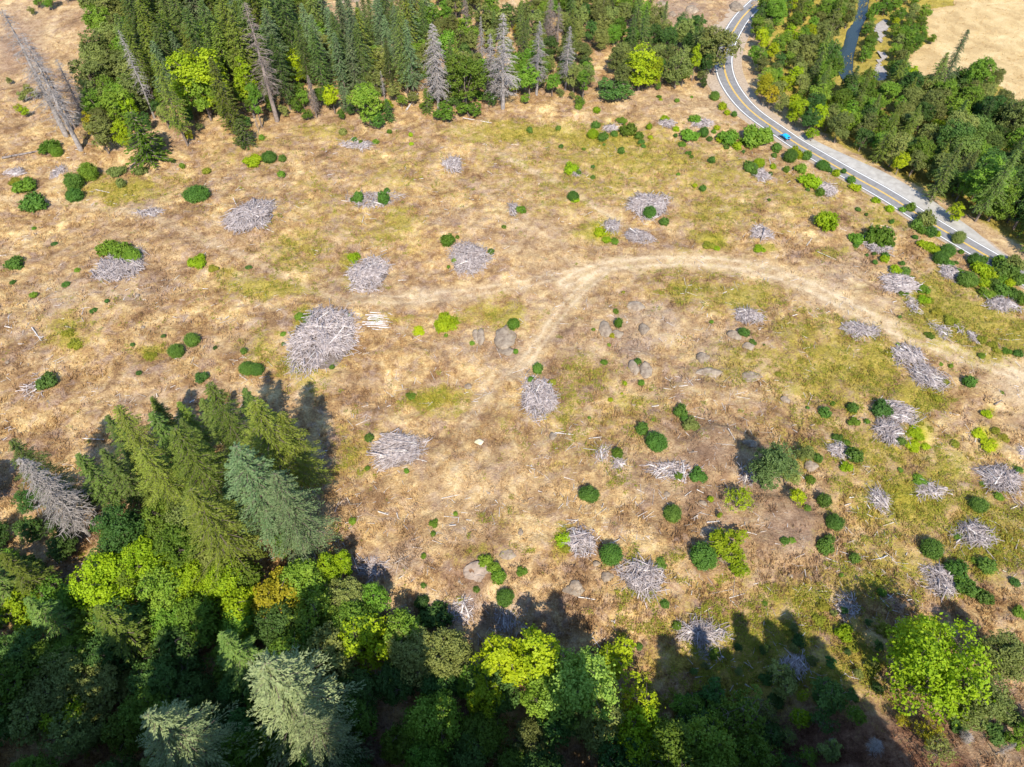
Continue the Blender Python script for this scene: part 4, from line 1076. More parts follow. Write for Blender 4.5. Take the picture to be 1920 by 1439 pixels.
PILES = [(470,405,85,60,{}),(228,503,98,52,{'ang':-.5}),(690,518,78,60,{}),(880,487,72,56,{}),
 (605,635,122,118,{'n':1700,'logs':6,'label':'largest brush pile, a great grey heap beside the stack of pale logs'}),
 (848,310,38,22,{}),(700,376,88,28,{'sparse':True}),(1215,388,75,44,{}),(1147,425,32,20,{}),(1198,446,54,24,{}),(1428,438,34,26,{}),
 (1010,748,70,78,{}),(745,845,84,72,{'logs':5,'ang':.25}),(1402,593,52,28,{}),(1427,329,30,24,{}),(1248,233,30,16,{}),(1318,233,40,15,{}),(1145,242,26,11,{}),
 (1548,357,42,26,{}),(1643,461,58,30,{}),(1688,535,62,42,{}),(1710,572,20,32,{'sparse':True}),(1780,512,42,26,{}),(1878,573,56,28,{}),(1612,621,60,28,{}),
 (1700,668,62,34,{'ang':-.7,'logs':5}),(1738,708,56,52,{'ang':-.8,'logs':6,'label':'long heap of grey logs spilling downhill beside the dirt track'}),
 (1766,622,34,24,{'sparse':True}),(1682,775,52,50,{}),(1668,812,52,52,{}),(1570,846,40,30,{}),(1648,938,40,40,{'ang':-.9,'logs':4}),(1742,922,54,30,{}),
 (1875,900,86,50,{}),(1917,850,14,26,{}),(1828,1003,64,52,{}),(1763,1090,60,68,{}),(1088,1015,62,46,{}),(1205,1085,76,66,{}),(1318,1190,88,46,{}),
 (1262,882,90,36,{'sparse':True,'logs':4}),(281,399,54,18,{'sparse':True}),(668,272,66,14,{'sparse':True}),(1590,1140,46,44,{'sparse':True}),(950,1165,44,36,{'sparse':True,'logs':3}),
 (963,393,18,24,{}),(860,1150,60,36,{'sparse':True}),(695,1065,56,44,{'sparse':True}),(110,325,20,30,{'ang':-1.0}),(1080,325,16,14,{}),(30,325,30,12,{}),
 (1485,1250,54,46,{}),(65,728,48,42,{'sparse':True,'n':90,'logs':1}),(1400,893,30,28,{'sparse':True}),(1330,1225,50,20,{'sparse':True}),(1822,632,14,18,{'ang':1.3}),(1798,618,8,16,{'ang':1.3}),(1160,870,20,16,{'sparse':True}),(1130,850,26,30,{'sparse':True})]
for px, py, w_, h_, kw in PILES: pile(px, py, w_, h_, **kw)
# neatly stacked pale logs right of the largest pile
def log_stack():
    x, y, z = gp(708, 603); e = empty('log_stack', (x, y, z)); g = np.random.default_rng(3)
    for k in range(20):
        M = MB(); ll = g.uniform(2.5, 7.2); oy = (k / 19 - .5) * 5.6 + g.normal(0, .15); ox = g.normal(0, .7); a = g.normal(0.05, .13)
        dv = np.array([math.cos(a), math.sin(a), 0]); cc = np.array([ox, oy, .18 + .2 * (k % 2)])
        pp = np.stack([cc - dv * ll / 2, cc + g.normal(0, .05, 3), cc + dv * ll / 2]); pp[:, 2] += H(pp[:, 0] + x, pp[:, 1] + y) - z
        M.tubes(pp[None], np.array([[.15, .13, .08]]), 6); link('log', M.mesh('log', PALEG), e)
    reg(e, 'pale', 'log stack', 'log stack', None, x, y, z, 'low stack of pale bleached logs laid side by side on the grass')
log_stack()

# single fallen logs: pixel ends, radius
LOGS = [(5,298,78,284,.42,LOGD),(244,318,268,291,.38,LOGD),(709,960,728,966,.16,STICKL),(715,795,727,793,.16,STICKL),(1222,763,1247,760,.13,STICKL),(1041,812,1075,816,.13,STICKL),(1104,823,1128,820,.13,STICKL),(1262,727,1290,723,.14,STICKL),
 (1215,871,1262,888,.17,STICKL),(1230,898,1272,888,.14,STICKL),(850,1132,894,1121,.17,STICKL),(835,1160,862,1153,.13,STICKL),(855,1202,886,1198,.15,STICKL),(60,615,78,640,.17,STICKL),(10,613,24,616,.22,STICKL),(285,697,303,688,.13,STICKL),(328,674,343,665,.13,STICKL),
 (155,823,196,825,.14,STICKL),(356,756,374,746,.2,STICKL),(1512,462,1522,448,.16,STICKL),(1532,472,1568,488,.09,STICKL),(762,208,794,162,.34,STICKL),(868,222,925,232,.18,STICKL),(1436,1099,1464,1128,.09,STICKL),(1084,1120,1118,1125,.12,STICKL),
 (1040,842,1064,838,.10,STICKL),(828,935,862,928,.09,STICKL),(640,377,672,380,.12,STICKL),(178,356,206,362,.11,STICKL),(0,481,12,480,.24,STICKL),(1325,980,1352,978,.14,STICKL),(1155,838,1163,826,.10,LOGD),(1864,760,1877,752,.2,LOGD),(437,372,446,390,.13,STICKL),(500,430,514,436,.1,STICKL),(768,858,800,866,.12,STICKL),(788,830,800,825,.08,STICKL),(960,700,990,690,.06,STICKL),(1055,968,1075,962,.08,STICKL),(1100,430,1104,426,.1,STICKL),(160,1,1,1,0,None)]
for a, b, c, d, r0, m in LOGS:
    if m is None: continue
    p = np.array([gp(a, b), gp((a + c) / 2, (b + d) / 2), gp(c, d)]); p[:, 2] += r0 * .7
    ctr = p[1].copy(); M = MB(); M.tubes((p - ctr)[None], np.array([[r0, r0 * .85, r0 * .6]]), 7)
    # a few broken stubs
    g = np.random.default_rng(int(a + b))
    for q in range(3):
        f = g.uniform(-.4, .4); s0 = (p[2] - p[0]) * f; dv = g.normal(size=3); dv[2] = abs(dv[2]); dv /= np.linalg.norm(dv)
        M.tubes(np.array([[s0, s0 + dv * r0 * 2, s0 + dv * r0 * 4]]), np.array([[r0 * .35, r0 * .25, r0 * .1]]), 4)
    o = link('fallen_log', M.mesh('fallen_log', m)); o.location = ctr
    reg(o, 'dark' if m is LOGD else ('thick pale' if r0 > .17 else 'thin pale'), 'fallen log', 'log', 'fallen logs on the clearing', *ctr)

# ------------------------------------------------------------------ boulders
def ico(sub, seed, rough=.25, flat_=.5):
    import bmesh
    bm = bmesh.new(); bmesh.ops.create_icosphere(bm, subdivisions=sub, radius=1.0)
    co = np.array([v.co[:] for v in bm.verts]); f = np.array([[v.index for v in q.verts] for q in bm.faces]); bm.free()
    g = np.random.default_rng(seed)
    for _ in range(11):         # flat facets, as broken rock has
        n = rdir(1, g)[0]; dcut = g.uniform(.5, .82); s = co @ n; co = co - np.outer(np.clip(s - dcut, 0, None), n) * .85
    nz = fbm(co[:, 0] * 2.2 + seed, co[:, 1] * 2.2 + co[:, 2] * 1.7, seed, 3) - .5
    co = co * (1 + nz[:, None] * rough * 1.6)
    return co * [1, 1, flat_], f
ROCKS = [ico(3, 500 + i) for i in range(5)]
def boulder(px, py, wpx, hpx, mat=ROCK, flat_=.5, label=None, adj='grey-brown'):
    x, y, z = gp(px, py); d = y * sn + (CAMH - z) * cs
    rx = wpx * d / FPX; ry = hpx * d * d / (FPX * (CAMH - z)) * .9
    co, f = ROCKS[int(px + py) % 5]
    z = float(H(x, y)) + .05
    me = new_mesh('boulder', co * [rx * 1.08, ry * 1.08, min(rx, ry) * flat_ * 2], f, mat, False)
    o = link('boulder', me); o.location = (x, y, z); 
    sz = 'small' if wpx < 9 else ('flat' if flat_ < .35 else 'rounded')
    reg(o, f'{sz} {adj}', 'boulder', 'boulder', 'boulders showing through the grass', x, y, z, label)
BO = [(947,632,21,24),(948,660,16,12),(903,632,9,19),(892,630,8,16),(1137,618,14,18),(1155,628,14,10),(1207,619,11,13),(1190,690,12,17),(1210,694,13,17),(1377,630,15,11),(1402,651,12,10),(1318,673,15,12),(1328,700,26,12),(1408,708,22,12),(1195,575,20,11),
 (1075,1108,22,15),(1082,1098,14,12),(1138,1083,13,12),(977,998,6,8),(1036,820,8,9),(1520,876,15,13),(1318,944,9,6),(1352,945,18,6),(1482,1080,5,5),(1430,1015,5,4),(1250,928,7,7),(955,1040,18,12),(990,985,5,5),
 (1335,1000,22,15),(1365,1052,19,13),(257,555,4,4),(268,614,4,3),(92,755,7,5),(1472,750,10,8),(1270,772,9,5),(1405,832,16,9),(880,725,9,6),(688,759,4,4),(1118,1058,8,6),(1188,760,4,4),(15,680,5,4),(1470,1375,5,3),(1782,775,3,3),(1772,774,3,3),
 (1300,20,14,8),(1380,14,14,9),(1262,28,8,6),(1240,8,9,6),(1328,60,6,4),(1415,8,8,5),(640,6,14,5),(665,2,10,5)]
for px, py, a, b in BO: boulder(px, py, a, b, flat_=.5 if a < 16 else .3)
boulder(898, 830, 9, 7.5, ROCKP, .5, 'smooth cream-coloured boulder alone in the dry grass', 'cream')
boulder(1561, 1388, 8, 5, ROCK, .3, 'flat bluish-grey rock in the shade of the bare knoll')
def rockshelf(name, px, py, wpx, hpx, hgt, label, seed, mat):
    """big low slab with a broken edge on its far side"""
    x, y, z = gp(px, py); d = y * sn + (CAMH - z) * cs; rx = wpx * d / FPX; ry = hpx * d * d / (FPX * (CAMH - z))
    n = 34; q = np.linspace(-1.1, 1.1, n); U, V = np.meshgrid(q, q); rr = np.sqrt(U ** 2 + V ** 2) + (fbm(U * 2 + seed, V * 2, seed, 3) - .5) * .5
    Z = hgt * np.clip((1 - rr) * 6, -1.2, 1) * (.55 + .45 * np.clip(V + .3, -1, 1)) + (fbm(U * 4, V * 4 + seed, seed + 3, 3) - .5) * .5
    ii = np.arange(n * n).reshape(n, n); qd = np.stack([ii[:-1, :-1], ii[:-1, 1:], ii[1:, 1:], ii[1:, :-1]], -1).reshape(-1, 4)
    vv = np.stack([U.ravel() * rx, V.ravel() * ry, Z.ravel() + H(U.ravel() * rx + x, V.ravel() * ry + y) - z], 1)
    o = link(name, new_mesh(name, vv, qd, mat, True)); o.location = (x, y, z)
    reg(o, 'wide flat', 'rock outcrop', 'rock outcrop', None, x, y, z, label)
SOILROCK = solid_mat('soil_covered_rock', (.15, .10, .07), (.32, .235, .155), .55, .95, .9, 2.5, True)
SLABROCK = solid_mat('pinkish_slab', (.19, .145, .115), (.34, .27, .22), .5, .95, .8, 2.2, True)
rockshelf('rock_outcrop', 895, 1073, 26, 17, .8, 'flat shaded rock slab near the edge of the lower wood', 12, SLABROCK)
rockshelf('rock_outcrop', 1345, 1005, 20, 14, .9, 'dark brown rock ledge between the big round bush and the lime tree', 21, SOILROCK)

# ------------------------------------------------------------------ bushes of the clearing
B = [(60,373,23,'shrub',.8,1),(43,342,19,'mid',.8,1),(25,336,12,'weed',.6,1),(137,340,17,'shrub',1.1,0),(137,362,17,'shrub',.8,0),(165,322,18,'mid',1.1,0),(88,272,17,'mid',.9,1),(104,282,12,'mid',.8,0),(225,342,10,'oak',1,0),(262,315,12,'oak',.7,1),(215,315,16,'oak',.6,1),
 (365,356,22,'shrub',.6,0),(341,310,6,'mid',1,0),(386,318,8,'weed',.7,0),(471,295,16,'lime',.6,1),(503,291,14,'shrub',.8,0),(529,296,8,'shrub',1,0),(526,324,8,'mid',.7,0),(490,257,6,'mid',1,0),(642,245,9,'oak',.8,0),(664,261,6,'shrub',1,0),(676,266,5,'mid',1,0),(704,263,7,'mid',.6,0),(730,246,5,'mid',1,0),(770,252,5,'yellow',1,0),(771,268,5,'yellow',.6,0),
 (200,463,19,'mid',1,1),(225,470,18,'mid',1,1),(247,478,16,'mid',1.0,0),(25,490,16,'shrub',.8,1),(22,528,6,'shrub',.7,0),(122,531,8,'shrub',.6,0),(60,550,8,'mid',.5,0),(143,504,7,'mid',.5,0),(173,580,7,'shrub',.5,0),(199,563,5,'dark',.7,0),(100,455,6,'dark',.5,0),(62,426,5,'mid',.5,0),
 (369,484,15,'lime',.7,1),(399,500,9,'weed',.6,1),(328,655,17,'shrub',.8,0),(358,635,14,'shrub',.9,0),(457,658,8,'shrub',1.1,0),(461,688,16,'shrub',.8,0),(479,690,15,'shrub',.8,0),(86,712,17,'dark',1,1),(376,706,12,'dark',1.1,1),(259,698,6,'dark',.7,0),(247,645,5,'dark',.7,0),(305,629,5,'dark',.7,0),(403,651,5,'dark',.8,0),(280,664,12,'weed',.5,1),(136,640,14,'weed',.5,1),(125,620,12,'weed',.5,1),(530,625,6,'mid',.6,0),(531,644,5,'shrub',.8,0),(622,688,5,'shrub',1,0),(465,499,6,'dark',.5,0),(580,592,0,'',0,0),
 (672,371,11,'shrub',1.3,0),(661,374,6,'shrub',1,0),(719,374,11,'shrub',1.6,0),(725,357,7,'shrub',1,0),(663,482,12,'lime',1,1),(839,451,12,'mid',1.3,0),(921,471,7,'shrub',1,0),(852,488,6,'mid',1,0),(841,500,4,'mid',1,0),(858,443,5,'mid',.7,0),(836,600,21,'lime',.9,1),(785,618,11,'yellow',.6,1),(963,606,13,'mid',.9,0),(836,629,5,'mid',1,0),(885,643,5,'mid',1,0),(967,658,6,'mid',.8,0),
 (1008,689,12,'shrub',.9,0),(995,711,7,'shrub',1,0),(1036,716,8,'weed',.8,0),(692,820,11,'shrub',.9,0),(762,883,6,'mid',1,0),(689,877,5,'mid',.8,0),(660,976,8,'mid',.9,0),(854,963,5,'mid',1,0),(814,979,8,'mid',.9,1),(812,1000,6,'mid',.8,0),(794,1042,6,'mid',.9,0),(770,740,9,'mid',.6,1),
 (1219,397,14,'shrub',1.0,0),(1246,415,9,'shrub',1.0,0),(1148,1028,0,'',0,0),(978,391,9,'mid',.9,1),(945,424,5,'mid',.7,0),(1075,366,12,'shrub',.9,0),(1079,372,8,'lime',.7,0),(1070,311,14,'lime',.9,1),(1085,325,4.5,'shrub',1.6,0),(1165,282,7,'shrub',1.1,0),(1112,312,4,'dark',1,0),(1112,331,5,'shrub',.8,0),(993,243,7,'shrub',1,0),(1047,240,5.5,'shrub',1.1,0),(1052,273,5,'shrub',.8,0),(1085,197,9,'mid',.8,0),(1119,205,7,'lime',.9,0),(1095,278,4,'mid',.7,0),
 (1117,234,8,'shrub',1.1,0),(1112,249,12,'lime',.9,0),(1131,256,10,'shrub',1.1,0),(1152,250,7,'shrub',1,0),(1166,222,10,'mid',.7,1),(1177,241,15,'mid',1,1),(1199,252,10,'mid',.8,0),(1203,264,7,'shrub',.7,0),(1207,272,5,'shrub',.6,0),(1133,271,3.5,'shrub',1,0),
 (1217,238,7,'lime',1.2,0),(1246,220,9,'lime',.8,1),(1268,240,7,'lime',.8,0),(1267,253,5,'shrub',.9,0),(1303,221,10,'mid',1,1),(1294,250,15,'mid',.9,1),(1320,247,11,'shrub',1,0),(1331,259,6,'shrub',.9,0),(1339,245,6,'mid',.8,0),(1367,253,18,'mid',.9,1),(1352,258,9,'lime',.7,0),(1362,274,6,'shrub',.8,0),(1383,273,8,'lime',.9,0),(1391,264,5,'shrub',.8,0),(1345,238,7,'yellow',.8,0),(1280,267,8,'mid',.5,0),(1292,284,7,'mid',.6,1),(1297,292,5,'mid',.6,0),(1220,255,6,'yellow',.6,0),
 (1236,180,5,'mid',.7,0),(1239,186,4,'lime',.8,0),(1270,187,5,'mid',.8,0),(1297,181,3.5,'mid',.8,0),(1341,178,11,'shrub',.9,0),(1355,198,9,'lime',1,0),(1364,210,6,'yellow',.9,0),(1377,214,6,'shrub',1.2,0),(1386,221,0,'',0,0),
 (1419,250,22,'mid',.9,1),(1412,262,10,'lime',.7,0),(1335,299,7.5,'shrub',1,0),(1318,352,7,'shrub',1,0),(1272,326,4,'mid',.8,0),(1304,345,6,'yellow',.5,0),(1408,310,11,'shrub',.9,1),(1424,304,10,'lime',.8,0),(1414,320,8,'shrub',.8,0),(1450,311,6,'lime',.8,0),(1445,325,4,'shrub',.9,0),(1442,375,3.5,'shrub',1,0),(1394,284,3,'shrub',1,0),
 (1457,276,9,'shrub',.9,0),(1452,290,5,'shrub',.8,0),(1483,292,11,'shrub',1,0),(1492,281,13,'lime',.8,1),(1513,291,9,'shrub',1,0),(1503,313,11,'mid',.8,1),(1475,317,6,'mid',1,0),(1424,306,0,'',0,0),(1520,333,16,'lime',.7,1),(1544,308,10,'shrub',.8,0),(1555,318,5,'shrub',1,0),(1569,322,8,'lime',.7,0),(1582,321,5,'shrub',1,0),(1597,336,8,'shrub',.9,0),(1606,348,10,'lime',.7,1),(1538,361,7,'mid',1.2,0),(1515,355,4,'shrub',.8,0),(1644,372,8,'lime',.6,1),(1422,302,0,'',0,0),
 (1670,389,8,'yellow',.7,0),(1693,392,6,'mid',.8,0),(1708,389,8,'mid',1.1,0),(1554,412,18,'lime',1,1),(1648,438,23,'mid',.9,1),(1607,445,12,'mid',.9,1),(1606,458,6,'shrub',.6,0),(1673,457,6,'mid',.9,0),(1660,484,8,'yellow',.8,0),(1661,478,7,'shrub',.8,0),(1640,475,4,'shrub',.8,0),(1626,477,3.5,'shrub',.7,0),(1642,490,5,'shrub',.7,0),(1672,416,4.5,'shrub',1.1,0),(1610,391,5,'shrub',.6,0),(1625,402,3,'shrub',1,0),
 (1719,421,9,'shrub',1.1,0),(1738,408,14,'oak',1.2,1),(1730,430,8,'mid',.9,0),(1747,433,10,'shrub',.9,0),(1758,438,6,'lime',.9,0),(1738,455,11,'lime',.6,1),(1753,461,11,'lime',.6,1),(1717,443,5,'shrub',.7,0),(1766,481,13,'shrub',.8,0),(1779,468,12,'shrub',.9,0),(1782,493,7,'shrub',.8,0),(1794,492,4,'shrub',.8,0),(1681,505,9,'lime',1,1),(1698,508,9,'shrub',.9,0),(1693,492,5,'shrub',.7,0),(1711,519,4,'mid',.6,0),
 (1798,446,11,'oak',1.1,0),(1803,471,5,'mid',.8,0),(1817,521,15,'shrub',.8,0),(1802,507,8,'mid',.6,0),(1829,485,12,'shrub',.9,0),(1845,487,7,'shrub',1,0),(1847,503,15,'lime',.8,1),(1862,512,13,'lime',.9,1),(1846,528,10,'lime',.9,0),(1863,531,10,'shrub',1,0),(1852,545,12,'mid',.7,1),(1887,505,19,'shrub',1,1),(1872,490,10,'mid',1.1,0),(1884,543,13,'shrub',.8,1),(1893,532,9,'lime',1,0),(1912,520,13,'shrub',1,1),(1906,548,13,'shrub',.8,1),(1915,562,9,'mid',1,0),(1905,490,14,'oak',1,1),(1878,524,9,'mid',1,0),(1897,512,9,'dark',1,0),
 (1733,540,10,'mid',.7,1),(1690,550,5,'mid',.9,0),(1701,551,4,'mid',.8,0),(1688,593,4,'shrub',.8,0),(1735,558,10,'lime',.6,1),(1760,580,10,'weed',.6,1),(1785,598,12,'weed',.6,1),(1800,612,8,'weed',.6,1),(1745,625,9,'mid',.5,1),(1845,633,10,'weed',.7,1),(1865,645,9,'weed',.6,1),(1890,655,10,'mid',.6,1),(1912,660,10,'shrub',.8,1),(1870,655,7,'weed',.7,0),(1842,665,7,'mid',.7,0),(1684,645,5,'mid',.7,0),(1713,652,4,'mid',.6,0),(1765,681,5,'mid',.5,0),(1784,685,5,'mid',.8,0),(1670,660,9,'weed',.6,0),
 (1160,606,9,'mid',1.4,0),(1155,582,7,'mid',.6,0),(1148,628,6,'gold',.8,0),(1142,646,4,'mid',.8,0),(1113,617,4,'mid',.8,0),(1396,621,11,'shrub',.8,0),(1413,640,8,'shrub',.5,1),(1335,602,5,'mid',.6,0),(1133,678,7,'mid',.8,0),(1196,677,8,'shrub',.9,0),(1203,716,8,'mid',.7,0),(1172,719,4.5,'yellow',1.3,0),(1145,748,5,'yellow',.6,0),(1166,738,3,'yellow',1,0),(1169,547,4,'weed',.8,0),(1433,646,3,'shrub',.7,0),
 (1820,714,13,'shrub',1,0),(1775,715,8,'weed',.7,0),(1880,735,4,'mid',.6,0),(1853,773,10,'yellow',.6,1),(1869,805,9,'weed',.5,0),(1840,808,12,'yellow',.4,1),(1858,828,15,'yellow',.4,1),(1885,818,9,'weed',.5,1),(1720,808,15,'yellow',.5,1),(1715,832,14,'yellow',.5,1),(1738,835,9,'yellow',.5,0),(1745,803,8,'weed',.6,0),(1725,790,9,'weed',.6,0),
 (1548,772,12,'shrub',.9,0),(1600,764,11,'shrub',1.1,0),(1603,788,11,'mid',.7,1),(1627,789,6,'mid',.8,0),(1655,762,18,'dark',1,1),(1690,827,9,'shrub',1.1,0),(1572,819,11,'shrub',.8,1),(1587,828,8,'mid',.7,0),(1603,852,15,'shrub',1,0),(1588,873,13,'lime',.8,1),(1534,859,10,'shrub',1.2,0),(1521,898,10,'mid',.8,0),(1562,755,6,'mid',.6,0),(1515,764,4,'shrub',.8,0),(1702,814,6,'weed',.8,0),(1792,830,9,'weed',.6,0),
 (1546,937,15,'shrub',1.1,0),(1515,952,8,'shrub',.8,0),(1568,977,18,'shrub',.8,0),(1549,1024,17,'shrub',.9,0),(1556,1010,12,'shrub',.8,0),(1604,1046,12,'shrub',.9,0),(1578,1078,5,'mid',.8,0),(1838,944,17,'shrub',.8,0),(1750,1027,20,'shrub',.9,0),(1853,1058,17,'shrub',.8,0),(1828,1050,8,'mid',.7,0),(1800,1068,20,'shrub',.9,1),(1818,1100,20,'shrub',.9,1),(1805,1085,15,'mid',.8,0),(1848,1117,18,'shrub',.8,0),(1912,880,8,'shrub',.8,0),(1727,898,12,'mid',.7,1),(1874,930,9,'mid',.7,0),(1842,905,6,'shrub',.6,0),(1855,1000,10,'weed',.6,0),(1797,1005,8,'mid',.6,0),
 (1279,770,14,'shrub',1,1),(1297,790,16,'oak',.8,1),(1285,782,9,'shrub',.8,0),(1205,802,14,'shrub',.9,0),(1232,825,21,'shrub',.8,0),(1158,849,12,'mid',.9,0),(1224,787,4,'mid',.8,0),(1310,885,17,'shrub',.7,1),(1273,892,8,'mid',.9,0),(1105,925,18,'shrub',.9,0),(1262,960,17,'shrub',.8,0),(1147,1037,25,'shrub',.85,0),(1321,1040,28,'shrub',.85,0),
 (1333,935,6,'yellow',.9,0),(1472,1013,9,'shrub',.8,0),(1486,1013,8,'mid',.7,0),(1240,1056,10,'shrub',.7,1),(1247,1131,9,'shrub',.8,0),(1270,1172,9,'mid',.8,0),(1105,783,4,'mid',.7,0),(1205,1058,7,'mid',.8,0),(1055,1010,14,'lime',.6,1),(1062,1028,9,'weed',.7,0),
 (908,1050,14,'mid',.9,1),(925,1063,13,'mid',.9,0),(935,1080,15,'mid',.9,0),(893,1105,7,'shrub',1,0),(947,1119,19,'shrub',.9,0),(794,1097,6,'shrub',.8,0),(818,1150,26,'dark',.8,1),(790,1128,16,'dark',.9,0),(978,1070,9,'mid',.8,1),(995,1092,0,'',0,0),
 (1585,1185,18,'lime',.9,1),(1655,1110,9,'mid',.8,0),(1545,1132,12,'weed',.7,1),(1435,1130,6,'mid',.7,0),(1340,1222,12,'mid',.9,1),(1199,1212,7,'shrub',.8,0),(1170,1190,7,'weed',.7,0),(1905,1090,10,'dark',.7,0),(1915,1145,12,'mid',.7,1),(1870,1035,6,'weed',.7,0),(1690,880,6,'mid',.6,0),(1190,1100,0,'',0,0),
 (1760,745,9,'weed',.6,0),(1460,700,6,'weed',.5,0),(1745,560,8,'weed',.5,0),(1330,455,12,'weed',.5,1),(1345,462,8,'lime',.4,0),(1427,463,10,'lime',.5,1),(1126,430,13,'yellow',.6,1),(1138,446,9,'lime',.5,0),(1152,448,9,'mid',.5,1),(576,594,12,'mid',.6,1),(560,590,10,'mid',.6,0),(652,590,7,'mid',.5,0)]
for px, py, r_, t, q, lump in B:
    if r_: shrub(t, px, py, r_, q, bool(lump))
# single trees inside the clearing
CT = [('big','sage',1462,838,15,1.0,'large grey-green tree standing alone in the clearing with a dark shadow behind'),
 ('med','oak',1490,875,8,1.1,'olive tree leaning against the large grey-green tree'),
 ('small','yellow',1497,925,4,1.2,'yellow-green bush at the lower side of the large grey-green tree'),
 ('sparse','lime',1392,925,6.5,1.35,'sparse yellow-green tree below left of the large grey-green tree'),
 ('small','lime',1376,1008,5.5,1.9,'bright green leafy tree touching the biggest round bush'),
 ('small','lime',1393,1063,3.6,1.5,'smaller bright green tree below the leafy one beside the round bush'),
 ('small','lime',1352,962,2.5,.6,'tiny lime sapling between the rock ledge and sparse tree'),
 ('med','oak',1515,840,5,1.2,'thin olive bush right of the large grey-green tree')]
for k, t, px, py, h, rs, lab in CT: top_tree(k, t, px, py + (12 if k == 'big' else 0), h, rs, group=None, label=lab)

